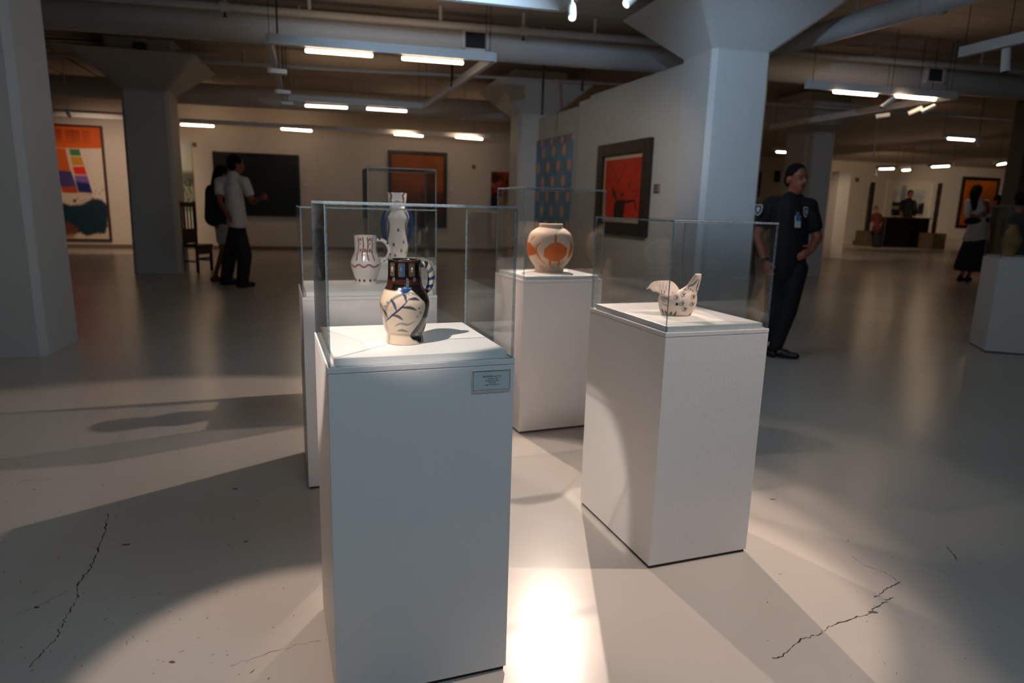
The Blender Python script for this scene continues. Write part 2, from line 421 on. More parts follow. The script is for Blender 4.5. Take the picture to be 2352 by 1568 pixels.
for k in range(150):
    if k < 100: px, py = random.uniform(0, 720), random.uniform(1010, 1560)
    else: px, py = random.uniform(1760, 2350), random.uniform(1000, 1560)
    p = atz(px, py, .0005); a = random.uniform(0, 6.28); l = abs(random.gauss(.004, .005))+.001; w = random.uniform(.0007, .002)
    d = V(math.cos(a), math.sin(a), 0)*l; n = V(-math.sin(a), math.cos(a), 0)*w
    b.faces.new([b.verts.new(p+d), b.verts.new(p+n*1.2), b.verts.new(p-d), b.verts.new(p-n)])
o = link('scuff', b, 'scuff_grey', floor); o['kind'] = 'stuff'
for px, py, l in ((292, 1250, .02), (565, 1243, .015), (283, 1250, .01), (540, 1122, .02), (84, 1394, .014), (395, 1520, .016), (2005, 1405, .02), (1775, 1146, .02)):
    b = bm_new(); p = atz(px, py, .0006)
    vs = [b.verts.new(p + V(math.cos(t)*l*random.uniform(.4, 1), math.sin(t)*l*.5*random.uniform(.4, 1), 0)) for t in np.linspace(0, 6.28, 9)[:-1]]
    b.faces.new(vs); link('chip', b, 'scuff_grey', floor)

# ================================================================== CEILING SERVICES
def duct(name, label, p0, p1, rad, collars=(), mat_='duct_paint'):
    p0, p1 = Vector(p0), Vector(p1); mid = (p0+p1)/2
    t = thing(name, label, 'duct', (mid.x, mid.y, min(p0.z, p1.z)-rad))
    b = bm_new(); tube(b, [p0, p1], rad, 28); link('duct_run', b, mat_, t, smooth=False)
    for f in collars:
        c = p0.lerp(p1, f); d = (p1-p0).normalized()
        b = bm_new(); tube(b, [c-d*.09, c-d*.06, c+d*.06, c+d*.09], [rad+.004, rad+.022, rad+.022, rad+.004], 28); link('collar', b, mat_, t)
    for f in np.arange(.05, 1, .12):
        c = p0.lerp(p1, float(f)); b = bm_new(); tube(b, [c+V(0, 0, rad*.95), V(c.x, c.y, CEIL-.001)], .012, 6); link('hanger', b, 'duct_paint', t)
    return t
d_c = atd(900, 84, 8.95); DZ = 3.46; DR = .215
dc = atz(900, 84, DZ); dd = V(math.cos(R(12)), math.sin(R(12)), 0)
main_duct = duct('air_duct', 'large round white air duct crossing the ceiling under the near sprinkler pipe', dc - dd*9, dc + dd*18, DR)
def vent(parent, c, ax, w, h, depth):
    """square register on the side of a duct, facing the camera"""
    n = V(ax.y, -ax.x, 0)
    b = bm_new(); M4 = Matrix((ax, -n, V(0, 0, 1))).transposed()
    for sx, sz, ww, hh in ((-1, 0, .035, h), (1, 0, .035, h), (0, -1, w, .035), (0, 1, w, .035)):
        box(b, c + ax*(sx*(w/2-.017)) + V(0, 0, sz*(h/2-.017)) + n*depth*.5, (ww, depth, hh), M4=M4)
    vf = link('vent_frame', b, 'white_metal', parent)
    b = bm_new(); box(b, c + n*(depth*.3), (w-.07, depth*.4, h-.07), M4=M4); link('vent_back', b, 'grille_dark', vf)
    for k in range(9):
        b = bm_new(); box(b, c + ax*((k-4)*(w-.08)/9) + n*(depth*.6), (.006, .02, h-.07), M4=M4); link('slat', b, 'grille_bar', vf)
vp = dc + dd*((atz(1088, 95, DZ) - dc).dot(dd)); vent(main_duct, vp + V(dd.y, -dd.x, 0)*(DR-.03) + V(0, 0, -.02), dd, .34, .27, .07)
vp = dc + dd*((atz(2108, 182, DZ) - dc).dot(dd)); vent(main_duct, vp + V(dd.y, -dd.x, 0)*(DR-.03) + V(0, 0, 0), dd, .34, .25, .07)
d2 = atz(900, 241, 3.32); rear_duct = duct('air_duct', 'dim round air duct near the back wall above the far lights', d2 - dd*7, d2 + dd*2.6, .21)
vp = d2 + dd*((atz(897, 258, 3.25) - d2).dot(dd)); vent(rear_duct, vp + V(dd.y, -dd.x, 0)*.18 + V(0, 0, -.08), dd, .36, .22, .07)
e0 = atz(1765, 112, 3.4); e1 = atz(2200, -14, 3.4)
dr2 = duct('air_duct', 'collared round duct running away on the far side of the centre column', e0 + (e0-e1)*.2, e1 + (e1-e0)*.6, .125, collars=(.62,))
e0 = atz(1760, 220, 3.45); e1 = atz(1905, 195, 3.45)

def pipe(name, label, pts, rad, heads=(), drops=()):
    t = thing(name, label, 'pipe', (pts[0].x, pts[0].y, pts[0].z))
    b = bm_new(); tube(b, pts, rad, 12); link('pipe_run', b, 'duct_paint', t)
    for h in heads:
        d = (pts[-1]-pts[0]).normalized()
        b = bm_new(); tube(b, [h-d*.05, h+d*.05], rad*1.35, 12); tube(b, [h+V(0, 0, rad*.5), V(h.x, h.y, CEIL-.001)], .018, 8); link('coupling', b, 'duct_paint', t)
        b = bm_new(); tube(b, [h-V(0, 0, rad), h-V(0, 0, rad+.05), h-V(0, 0, rad+.055), h-V(0, 0, rad+.065)], [.012, .012, .028, .028], 8); link('sprinkler_head', b, 'dark_metal', t)
    for h in drops:
        b = bm_new(); tube(b, [h+V(0, 0, rad*.9), V(h.x, h.y, CEIL-.001)], .022, 8); link('hanger', b, 'duct_paint', t)
    return t
PZ = 3.52
pc0 = atz(1000, 55, PZ); pd = V(math.cos(R(11.5)), math.sin(R(11.5)), 0)
def on_pipe(px, py): q = atz(px, py, PZ); return pc0 + pd*((q-pc0).dot(pd))
pipe('sprinkler_pipe', 'white sprinkler pipe running along the near air duct', [pc0 - pd*8, pc0 + pd*16], .045,
     heads=[on_pipe(517, 18), on_pipe(1199, 75)], drops=[on_pipe(710, 30), on_pipe(1012, 55), on_pipe(1365, 85), on_pipe(375, 5), on_pipe(1968, 150), on_pipe(2165, 175)])
q0 = atz(90, 122, 3.5); q1 = atz(1345, 188, 3.5); q2 = atz(1400, 207, 3.5)
pipe('sprinkler_pipe', 'thin white sprinkler pipe passing in front of the column beside the colourful canvas', [q0-(q1-q0)*.3, q1+(q1-q0)*.12], .03, drops=[atz(560, 150, 3.5)])
q0 = atz(95, 98, 3.62); q1 = atz(497, 125, 3.62)
pipe('conduit', 'grey conduit ending short of the suspended light ring', [q0-(q1-q0)*.3, q1], .035)
q0 = atz(1760, 238, 3.35); q1 = atz(2352, 275, 3.35)
pipe('sprinkler_pipe', 'thin sprinkler pipe above the ring of lights over the guard', [q0, q1+(q1-q0)*.3], .03)
q0 = atz(420, 213, 3.55); q1 = atz(1165, 252, 3.55)
pipe('sprinkler_pipe', 'dark sprinkler pipe above the duct near the back wall', [q0-(q1-q0)*.6, q1], .03)
def cable(label, pix, z, r=.012):
    pts = spline([atz(x, y, zz) for (x, y), zz in zip(pix, z)], 26); b = bm_new(); tube(b, [Vector(p) for p in pts], r, 8)
    tag(link('cable', b, 'cable_black', smooth=True), label, 'cable')
cable('black cable lying along the grey conduit', [(60, 112), (92, 93), (120, 89), (200, 93), (290, 98), (318, 104)], [3.7]*6)
cable('wavy black cable hanging towards the flared column capital', [(92, 96), (118, 113), (150, 132), (200, 160), (222, 174), (245, 180), (262, 193)], [3.62]*7)
cable('straight black cable running back beside the near column', [(80, 135), (95, 144), (150, 172), (190, 190)], [3.62]*4)
b = bm_new(); p = atz(324, 106, 3.62); box(b, p, (.16, .12, .1), R(12)); bevel_all(b, .01, 1)
tag(link('junction_box', b, 'grille_bar'), 'small grey junction box at the end of the black cable', 'electrical box')
for px, y0, y1, lab in ((1038, 145, 195, 'dark rod hanging inside the suspended light ring'), (1245, 205, 260, 'dark rod hanging above the patterned tapestry'), (1337, 148, 205, 'dark rod hanging over the partition top')):
    a = atd(px, y1, 10.3); b = bm_new(); tube(b, [a, V(a.x, a.y, CEIL-.001)], .018, 8); tube(b, [a-V(0, 0, .02), a], .026, 8)
    tag(link('hanging_rod', b, 'rod_dark'), lab, 'rod')

# ---- suspended light tracks
TZ = 2.95
def track(name, label, segs, tubes, tubemat='tube_neutral', hang=True, cat='light track'):
    """segs: list of (p0,p1) at track underside; tubes: list of (p0,p1) lamps on the underside"""
    base = segs[0][0]
    t = thing(name, label, cat, (base.x, base.y, TZ))
    for p0, p1 in segs:
        p0, p1 = V(p0.x, p0.y, TZ+.05), V(p1.x, p1.y, TZ+.05)
        b = bm_new(); beam(b, p0, p1, .06, .1); link('rail', b, 'white_metal', t)
        if hang:
            for f in (.04, .96):
                c = p0.lerp(p1, f); b = bm_new(); tube(b, [c+V(0, 0, .05), V(c.x, c.y, CEIL-.001)], .004, 6); link('suspension_wire', b, 'rod_dark', t)
    for p0, p1 in tubes:
        p0, p1 = V(p0.x, p0.y, TZ-.018), V(p1.x, p1.y, TZ-.018)
        d = (p1-p0).normalized()
        b = bm_new(); tube(b, [p0, p0+d*.012, p1-d*.012, p1], [.014, .021, .021, .014], 12); link('lamp_tube', b, tubemat, t, smooth=True)
    return t
Z = lambda x, y: atz(x, y, TZ)
# ring over the middle of the hall
r0, r1, r2, r3 = Z(617, 100), Z(1135, 142), Z(975, 250), Z(652, 231)
track('light_track', 'suspended white light ring with four lit tubes in mid-hall', [(r0, r1), (r1, r2), (r2, r3), (r3, r0)],
      [(Z(701, 112), Z(856, 124)), (Z(923, 130), Z(1064, 141)), (Z(701, 240), Z(798, 245)), (Z(842, 247), Z(934, 253))])
# ring over the pedestals (mostly above the frame)
n0 = Z(1290, 27); n1 = n0 - BA*2.46; n2 = n1 - BB*4.3; n3 = n0 - BB*4.3
track('light_track', 'white light ring hanging over the pedestals, cut by the top edge', [(n0, n1), (n1, n2), (n2, n3), (n3, n0)],
      [(n3.lerp(n0, .55), n3.lerp(n0, .71)), (n3.lerp(n0, .74), n3.lerp(n0, .88))], 'tube_fill_cool')  # cool tubes added above the frame, fill light for column and pedestals
# a like ring, added behind the camera for cool fill light
m0 = n3 - BB*1.5; m1 = n2 - BB*1.5; m2 = m1 - BB*4.3; m3 = m0 - BB*4.3
track('light_track', 'unseen white light ring with added cool fill tubes behind the viewer', [(m0, m1), (m1, m2), (m2, m3), (m3, m0)],
      [(m0.lerp(m1, .08), m0.lerp(m1, .42)), (m0.lerp(m1, .58), m0.lerp(m1, .92)), (m3.lerp(m0, .2), m3.lerp(m0, .45)), (m2.lerp(m3, .1), m2.lerp(m3, .4))], 'tube_fill_rear')
# rail added left of the pedestals, above the frame, to brighten the floor there
k0 = V(-2.9, 2.6, TZ); k1 = V(-3.25, 4.2, TZ)
track('light_track', 'added white light rail brightening the left floor, above the frame', [(k0, k1)], [(k0.lerp(k1, .06), k0.lerp(k1, .46))], 'tube_warm')
# row along the back wall
w0, w1 = Z(400, 281), Z(1125, 319)
track('light_track', 'long light rail along the back wall with four small lit tubes', [(w0 - (w1-w0)*.4, w1)],
      [(Z(415, 284), Z(491, 288)), (Z(646, 294), Z(716, 299)), (Z(906, 306), Z(971, 311)), (Z(1047, 313), Z(1108, 318))], 'tube_warm')
# ring over the guard
g0, g1, g2 = Z(1850, 203), Z(2195, 228), Z(1800, 312)
track('light_track', 'light ring over the guard with two lit tubes', [(g0, g1), (g1, V(g1.x, g1.y, g1.z) + BB*4.3)],
      [(Z(1915, 207), Z(2014, 215)), (Z(2057, 217), Z(2149, 225))], 'tube_warm')
g3, g4 = Z(2205, 132), Z(2352, 98)
track('light_track', 'light rail entering at the top right corner', [(g3, g4 + (g4-g3)*.5)], [])
for (x0, y0, x1, y1, lab, tm) in ((1784, 347, 1821, 349, 'single lit tube on a rail behind the guard\'s head', 'tube_far'), (2178, 316, 2237, 320, 'single lit tube high in the far right hall', 'tube_far'),
                              (2020, 387, 2053, 386, 'lit tube over the far desk, leftmost of the far row', 'tube_far'), (2073, 390, 2090, 389, 'short lit tube, second of the far row over the desk', 'tube_far'),
                              (2141, 382, 2180, 380, 'lit tube of the far row above the totem nearest the orange picture', 'tube_far'), (2288, 377, 2310, 374, 'lit tube of the far row at the picture\'s right rim', 'tube_far')):
    a, c = Z(x0, y0), Z(x1, y1); e = (c-a)*.25
    track('light_rail', lab, [(a-e, c+e)], [(a, c)], tm, cat='light')

# ---- track spotlights (housings; the first five carry the exhibit lamps)
def head(label, pos, direction, lit=True, L=.2, r=.034, top=None, mname='white_metal'):
    p = Vector(pos); d = Vector(direction).normalized()
    t = thing('track_spotlight', label, 'spotlight', tuple(p), group=None)
    b = bm_new(); tube(b, [p - d*L, p - d*(L-.01), p - d*.012, p], [r*.8, r, r, r*.96], 16); link('housing', b, mname, t)
    b = bm_new(); tube(b, [p - d*.002, p + d*.002], r*.8, 16); link('lens', b, 'lens_lit' if lit else 'grille_dark', t)
    c = p - d*(L*.6); zt = TZ if top is None else top
    b = bm_new(); tube(b, [c, c + V(0, 0, .05), V(c.x, c.y, zt)], .009 if lit else .004, 8); link('stem', b, mname if lit else 'rod_dark', t)
    return t
hl = ['lit white spotlight at the top edge, nearest the column capital', 'lit white spotlight hanging below the near ring\'s corner, tilted', 'lit spotlight in front of the black and blue jug, above the frame',
      'lit spotlight above the bird-shaped vessel, above the frame', 'lit spotlight on the far side of the near ring', 'lit spotlight on the left rail above the nearest pedestal\'s side', 'lit spotlight on the left rail aimed at the round orange vase', 'added spotlight brightening the centre column, above the frame', 'lit spotlight aimed at the white jug with rust strokes, above the frame', 'added spotlight brightening the red picture', 'added spotlight cooling the near air duct, above the frame', 'lit spotlight washing the colourful canvas', 'lit spotlight washing the narrow wall end', 'added spotlight brightening the far wall behind the desk', 'lit spotlight washing the orange picture']
for (nm, pos, tgt, w, cone, c), lab in zip(SPOTS, hl):
    d = (Vector(tgt) - Vector(pos)).normalized(); head(lab, Vector(pos) - d*.03, d, top=CEIL-.001)
head('white spotlight hanging at the top right corner', atz(2309, 165, 2.72), (.05, -.1, -1), False, .22, .04, top=CEIL-.001)
for x, y, dx, dz, lab in ((2025, 247, -.7, -.6, 'angled spotlight between the two tubes over the guard'), (2010, 268, -.9, -.15, 'lowest dim spotlight on the ring over the guard'), (2085, 262, -.8, -.4, 'dim spotlight under the right tube over the guard, nearer the pair\'s left'), (2115, 258, -.8, -.4, 'dim spotlight under the right tube, rightmost of the pair'),
                      (2250, 335, .5, -.8, 'short spotlight beside the single far right tube'), (2284, 380, -.6, -.5, 'tiny spotlight at the right end of the far row')):
    head(lab, atz(x, y, 2.75), (dx, .1, dz), False, .2, .032, top=CEIL-.001)
for x, y, lab in ((640, 172, 'nearest white floodlight box on the left rail of the mid-hall ring'), (652, 218, 'middle floodlight box on the left rail of the mid-hall ring'), (660, 243, 'rearmost floodlight box on the left rail of the mid-hall ring')):
    p = atz(x, y, 2.72); t = thing('flood_light', lab, 'light', (p.x, p.y, 2.66))
    b = bm_new(); box(b, p + V(0, 0, .03), (.18, .16, .05), R(20)); bevel_all(b, .006, 1); link('housing', b, 'white_metal', t)
    for k in range(3):
        b = bm_new(); box(b, p + V(0, -.085, .03-.02+k*.02), (.18, .012, .008), R(20)); link('fin', b, 'white_metal', t)
    b = bm_new(); tube(b, [p+V(0, 0, .05), V(p.x, p.y, CEIL-.001)], .008, 8); link('stem', b, 'rod_dark', t)

# ================================================================== PEDESTALS AND CASES
def pedestal(label, x, y, yaw, w, d, h, lip=True):
    """x,y the near left corner; returns the thing and its local->world function"""
    a = V(math.cos(R(yaw)), math.sin(R(yaw)), 0); b_ = V(-a.y, a.x, 0); o = V(x, y, 0)
    c = o + a*(w/2) + b_*(d/2)
    t = thing('pedestal', label, 'pedestal', (c.x, c.y, 0), R(yaw))
    b = bm_new(); box(b, (0, 0, .006), (w-.012, d-.012, .0118)); link('toe_strip', b, 'toe_shadow', t, world=False)  # dark colour stands in for the shadow gap at the foot
    b = bm_new(); box(b, (0, 0, (.012+h-.016)/2), (w, d, h-.016-.012)); bevel_all(b, .0015, 2); link('body', b, 'pedestal_paint', t, world=False)
    b = bm_new(); box(b, (0, 0, h-.0075), (w+.001, d+.001, .0148)); bevel_all(b, .0012, 2); link('top_slab', b, 'pedestal_paint', t, world=False)
    b = bm_new(); box(b, (0, 0, h+.0095), (w-.034, d-.034, .0188)); bevel_all(b, .001, 2); link('display_board', b, 'plate_white', t, world=False)
    return t, c
def case(label, c, yaw, w, d, z0, z1, th=.006):
    t = thing('display_case', label, 'display case', (c.x, c.y, z0+.0002), R(yaw))
    H = z1 - z0; w -= .004; d -= .004
    def panel(nm, cen, size, thin):
        b = bm_new(); box(b, cen, size); bevel_all(b, .0007, 1); b.normal_update()
        for f in b.faces:
            f.material_index = 0 if abs(f.normal[thin]) > .9 else 1
        link(nm, b, ['acrylic_sheet', 'acrylic_edge'], t, world=False)
    panel('front_panel', (0, -d/2+th/2, (H-th)/2), (w, th, H-th), 1)
    panel('back_panel', (0, d/2-th/2, (H-th)/2), (w, th, H-th), 1)
    panel('side_panel', (-w/2+th/2, 0, (H-th)/2), (th, d-2*th-.0004, H-th), 0)
    panel('side_panel', (w/2-th/2, 0, (H-th)/2), (th, d-2*th-.0004, H-th), 0)
    panel('top_panel', (0, 0, H-th/2+.0002), (w, d, th), 2)
    return t
PED = {}
for k, ped_lab, case_lab, x, y, yaw, w, d, h, ct in (
    ('A', 'tall white pedestal with a printed label, nearest the viewer', 'clear acrylic case over the black, cream and blue jug', -.433, 1.533, 20.08, .47, .464, .914, 1.300),
    ('B', 'white pedestal under the bird-shaped vessel', 'clear acrylic case over the bird-shaped vessel', .528, 2.262, 20.23, .437, .582, .888, 1.269),
    ('C', 'white pedestal under the round orange and cream vase', 'clear acrylic case over the round orange and cream vase', .055, 3.723, 22.06, .499, .453, .898, 1.405),
    ('D', 'white pedestal under the white jug with rust strokes', 'wide clear acrylic case over the white jug with rust strokes', -.913, 2.874, 19.39, .595, .498, .888, 1.275),
    ('E', 'white pedestal under the tall blue-handled bottle, mostly hidden by the others', 'tallest clear acrylic case, over the blue-handled bottle', -.907, 4.165, 16.39, .428, .441, .914, 1.510),
):
    t, c = pedestal(ped_lab, x, y, yaw, w, d, h); PED[k] = (c, yaw, w, d, h)
    case(case_lab, c, yaw, w, d, h, ct)
p6 = atz(2262, 808, 0)
t, c = pedestal('dim white pedestal cut by the right edge of the picture', p6.x, p6.y, -18, .62, .5, .93); PED['F'] = (c, -18, .62, .5, .93)
case('clear acrylic case cut by the right edge of the picture', c, -18, .62, .5, .93, 1.44)

# ---- printed label in a clear holder on the nearest pedestal
cA, yA, wA, dA, hA = PED['A']
aA = V(math.cos(R(yA)), math.sin(R(yA)), 0); nA = V(aA.y, -aA.x, 0)
fc = cA + nA*(dA/2)
def front_pt(px, py): return onwall(px, py, fc, yA)
l0, l1 = front_pt(1084, 851), front_pt(1171, 846); l2 = front_pt(1087, 899)
lw = (l1-l0).length; lh = (l0-l2).z; lc = (front_pt(1084, 851)+front_pt(1171, 893))/2
t = thing('label_holder', 'small clear label holder with printed card on the nearest pedestal', 'label', tuple(V(lc.x, lc.y, lc.z-lh/2) + nA*.0012), R(yA))
b = bm_new(); box(b, (0, -.004, lh/2), (lw, .003, lh)); bevel_all(b, .0005, 1); b.normal_update()
for f in b.faces: f.material_index = 0 if abs(f.normal.y) > .9 else 1
link('clear_front', b, ['acrylic_sheet', 'mat_white'], t, world=False)
b = bm_new(); box(b, (0, -.0008, lh/2), (lw, .0012, lh)); bevel_all(b, .0003, 1); b.normal_update()
for f in b.faces: f.material_index = 0 if abs(f.normal.y) > .9 else 1
link('clear_back', b, ['acrylic_sheet', 'mat_white'], t, world=False)
b = bm_new(); box(b, (0, -.0019, lh/2), (lw-.006, .0006, lh-.006)); card = link('card', b, 'card_grey', t, world=False)
def lettering(parent, txt, x, z, size, y, m='ink', bold=0.0, width=None):
    cu = bpy.data.curves.new('lettering', 'FONT'); cu.body = txt; cu.size = size; cu.align_x = 'CENTER'; cu.offset = bold; cu.resolution_u = 3
    o = bpy.data.objects.new('lettering', cu); COL.objects.link(o)
    dg = bpy.context.evaluated_depsgraph_get(); me = bpy.data.meshes.new_from_object(o.evaluated_get(dg))
    bpy.data.objects.remove(o); bpy.data.curves.remove(cu)
    if width:
        xs = [v.co.x for v in me.vertices]; me.transform(Matrix.Diagonal((width/(max(xs)-min(xs)), 1, 1, 1)))
    me.transform(Matrix.Translation((x, y, z)) @ Matrix.Rotation(R(90), 4, 'X')); me.materials.clear()
    return link('lettering', me, m, parent, world=False)
s = lh
for txt, zf, sz, bd, xo, wf in (('PABLO PICASSO', .66, .105, .00025, -.105, .255), ('(Spanish 1881-1973)', .66, .08, .0001, .147, .225), ('Tete Peinte, 1953', .555, .088, .00015, .02, .28), ('Fully glazed ceramic pitcher', .455, .088, .00015, .02, .36), ('Piece unique', .36, .088, .00015, .02, .17), ('Height 8 1/8 in. [20.5 cm.]', .26, .088, .00015, .02, .37)):
    lettering(card, txt, xo*lw, zf*s, sz*s, -.00225, bold=bd, width=wf*lw)

# ================================================================== PAINTING WITH BRUSH STROKES
class Paint:
    """colours on points (u,v); strokes and patches are laid one over another"""
    def __init__(s, u, v, base):
        s.u, s.v = u, v; s.c = np.tile(np.array(base[:3], float), (len(u), 1))
    def lay(s, m, col):
        m = np.clip(m, 0, 1)[:, None]; s.c = s.c*(1-m) + np.array(col[:3])*m
    def stroke(s, pts, w, col, soft=.25, alpha=1., taper=True, n=40):
        P = spline(pts, n) if len(pts) > 2 else np.linspace(pts[0], pts[-1], n)
        best = np.full(len(s.u), -9.)
        for k, p in enumerate(P):
            f = k/(n-1); ww = w*((.35+.65*math.sin(math.pi*min(max(f*.9+.05, 0), 1))) if taper else 1)
            d = np.hypot(s.u-p[0], s.v-p[1])
            best = np.maximum(best, (ww-d)/(w*soft+1e-9))
        s.lay(np.clip(best, 0, 1)*alpha, col)
    def poly(s, pts, col, soft=.004, alpha=1.):
        P = np.array(pts, float); inside = np.zeros(len(s.u), bool); dist = np.full(len(s.u), 9.)
        for (x0, y0), (x1, y1) in zip(P, np.roll(P, -1, 0)):
            cond = ((y0 > s.v) != (y1 > s.v)); xi = (x1-x0)*(s.v-y0)/(y1-y0+1e-12)+x0
            inside ^= cond & (s.u < xi)
            t = np.clip(((s.u-x0)*(x1-x0)+(s.v-y0)*(y1-y0))/((x1-x0)**2+(y1-y0)**2+1e-12), 0, 1)
            dist = np.minimum(dist, np.hypot(s.u-x0-t*(x1-x0), s.v-y0-t*(y1-y0)))
        s.lay(np.where(inside, 1, np.clip(1-dist/soft, 0, 1))*alpha, col)
    def dot(s, x, y, rx, ry, col, alpha=1., soft=.3):
        d = np.hypot((s.u-x)/rx, (s.v-y)/ry); s.lay(np.clip((1-d)/soft, 0, 1)*alpha, col)
    def noise(s, amp, sc=30):
        r = np.random.RandomState(3); acc = np.zeros(len(s.u))
        for k in range(8):
            a, b_, p = r.uniform(-sc, sc), r.uniform(-sc, sc), r.uniform(0, 6.28); acc += np.sin(a*s.u+b_*s.v+p)
        s.c *= (1 + amp*acc/3)[:, None]
def set_paint(me, cols):
    at = me.color_attributes.new('paint', 'FLOAT_COLOR', 'POINT')
    a = np.ones((len(me.vertices), 4), np.float32); a[:, :3] = np.clip(cols, 0, 1); at.data.foreach_set('color', a.ravel())
def lathe(name, prof, mat_, parent, painter, nt=288, nz=230, inner=.72, wall=.005, closed_bottom=True, squash=None):
    """turned vessel from prof [(r,z)]; painter(Paint) gets u=angle*mean radius from the camera side, v=z"""
    P = spline(prof, nz); P[:, 0] = np.maximum(P[:, 0], .001)
    top = P[-1]; inn = []
    for k in range(26):
        f = k/25; z = top[1] - f*(top[1]-P[0][1])*inner; r = np.interp(z, P[:, 1], P[:, 0]) - wall
        inn.append((max(r, .003), z + (.001 if k == 0 else 0)))
    A = np.vstack([[[.0005, P[0][1]]], P, inn, [[.0005, inn[-1][1]]]])
    th = np.linspace(0, 2*np.pi, nt, endpoint=False)
    r, z = A[:, 0][:, None], A[:, 1][:, None]
    X = r*np.sin(th)[None]; Y = -r*np.cos(th)[None]; Zc = np.repeat(z, nt, 1)
    if squash is not None: X, Y = squash(X, Y, Zc)
    co = np.stack([X, Y, Zc], -1).reshape(-1, 3); n = len(A)
    idx = np.arange(n*nt).reshape(n, nt); q = np.stack([idx[:-1], np.roll(idx[:-1], -1, 1), np.roll(idx[1:], -1, 1), idx[1:]], -1).reshape(-1, 4)
    me = bpy.data.meshes.new(name); me.from_pydata(co.tolist(), [], q.tolist()); me.update()
    rm = P[:, 0].max()
    u = np.repeat(((th+np.pi) % (2*np.pi) - np.pi)[None], n, 0).ravel()*rm; v = Zc.ravel()
    pa = Paint(u, v, painter(None)); painter(pa)
    o_n = (1+len(P))*nt
    pa.c[o_n+nt*2:] = np.array(painter(None)[:3])
    set_paint(me, pa.c)
    return link(name, me, mat_, parent, world=False, smooth=True)
def handle(name, pts, rad, mat_, parent, painter, n=90, k=20):
    """swept handle; painter gets u=distance along 0..1 and v=angle"""
    P = spline(pts, n); rs = np.interp(np.linspace(0, 1, n), np.linspace(0, 1, len(rad)), rad)
    b = bm_new(); tube(b, [Vector(p) for p in P], list(rs), k); me = bpy.data.meshes.new(name); bmesh.ops.recalc_face_normals(b, faces=b.faces); b.to_mesh(me); b.free()
    u = np.repeat(np.linspace(0, 1, n), k); v = np.tile(np.arange(k)/k, n)
    pa = Paint(u, v, painter(None)); painter(pa); set_paint(me, pa.c)
    return link(name, me, mat_, parent, world=False, smooth=True)

CREAM = srgb(214, 192, 168); WHITE = srgb(226, 214, 208); BLUE = srgb(26, 58, 104); NAVY = srgb(16, 26, 50); BLACK = srgb(14, 11, 10)
RUST = srgb(136, 52, 26); BROWN = srgb(72, 34, 24); UMBER = srgb(96, 80, 66); CLAY = srgb(196, 98, 42); BUFF = srgb(216, 190, 166); TEAL = srgb(70, 90, 100)
def face_angle(p):  # turns a vessel so that its front looks at the camera
    return math.atan2(p.x, -(-p.y)) * -1

# ---- black, cream and blue jug (nearest)
jz = .914 + .0189
pA = atz(930, 785, jz) + V(0, .048, 0)*0
pA = V(pA.x + .0, pA.y, jz)
def jugA(p):
    if p is None: return CREAM
    p.noise(.05, 60)
    # dark glazed neck and shoulders with panels and runs
    p.poly([(-.3, .150), (-.03, .146), (.0, .156), (.03, .146), (.055, .120), (.3, .10), (.3, .3), (-.3, .3)], BLACK)
    p.poly([(-.3, .150), (-.05, .150), (-.05, .164), (.06, .160), (.1, .13), (.12, .16), (.06, .172), (-.3, .166)], BROWN, alpha=.7)
    for x in (-.055, -.012, .030, .075, -.10):
        p.poly([(x-.011, .183), (x+.011, .183), (x+.011, .213), (x-.011, .213)], UMBER, alpha=.75)
        p.dot(x, .199, .0045, .0075, WHITE, .9); p.dot(x, .197, .0022, .004, NAVY, .95)
    for x in (-.045, .04, .085): p.dot(x, .173, .007, .006, srgb(120, 132, 140), .7); p.dot(x, .172, .003, .003, BLACK, .9)
    p.stroke([(-.01, .214), (-.008, .198), (-.010, .182)], .009, srgb(20, 70, 110), alpha=.9)
    p.stroke([(.008, .176), (.012, .168), (.006, .150)], .006, srgb(90, 110, 130), alpha=.6)
    p.stroke([(-.02, .150), (.0, .146), (.02, .150)], .008, BLUE)
    p.stroke([(-.05, .218), (0, .2215), (.05, .219), (.1, .2215)], .0035, BROWN)
    # dark sweep down the right flank, black patch on the foot
    p.stroke([(.035, .150), (.062, .130), (.072, .100), (.060, .065), (.036, .036), (.030, .028)], .011, BLACK, .2, taper=False)
    p.poly([(.070, .15), (.3, .15), (.3, .026), (.05, .028), (.075, .07), (.084, .1)], BROWN, alpha=.8)
    p.poly([(.062, .065), (.084, .09), (.095, .028), (.036, .028)], UMBER, alpha=.8)
    p.poly([(.022, .024), (.1, .024), (.1, .003), (.058, .004), (.045, .012), (.030, .016)], BLACK)
    p.poly([(-.3, .15), (-.12, .15), (-.14, .03), (-.3, .03)], BROWN, alpha=.7)
    # free blue brush marks on the cream belly: slanting leaf strokes along a stem
    p.stroke([(-.066, .060), (-.040, .078), (-.012, .100), (.014, .128)], .0036, BLUE, .4, .95)
    for x, y, a_, l_ in ((-.052, .072, 2.3, .030), (-.036, .082, -.35, .032), (-.022, .094, 2.1, .034), (-.008, .104, -.2, .040), (.004, .118, 2.0, .024), (.012, .124, -.1, .030)):
        p.stroke([(x, y), (x+.5*l_*math.cos(a_)+.002, y+.5*l_*math.sin(a_)+.003), (x+l_*math.cos(a_), y+l_*math.sin(a_))], .0050, BLUE if a_ > 0 else NAVY, .4, .9)
    p.stroke([(-.030, .052), (-.014, .060), (.010, .058), (.030, .066)], .0045, TEAL, .5, .8)
    p.stroke([(-.024, .040), (-.008, .042), (.010, .038)], .0040, NAVY, .4, .8)
    for x, y in ((.040, .100), (.046, .088), (.036, .078), (-.058, .104), (-.050, .114)): p.dot(x, y, .004, .004, BLUE, .8, .6)
jug = thing('ceramic_jug', 'glazed jug with black neck, cream belly and blue brush marks', 'jug', tuple(pA), -math.atan2(pA.x, pA.y))
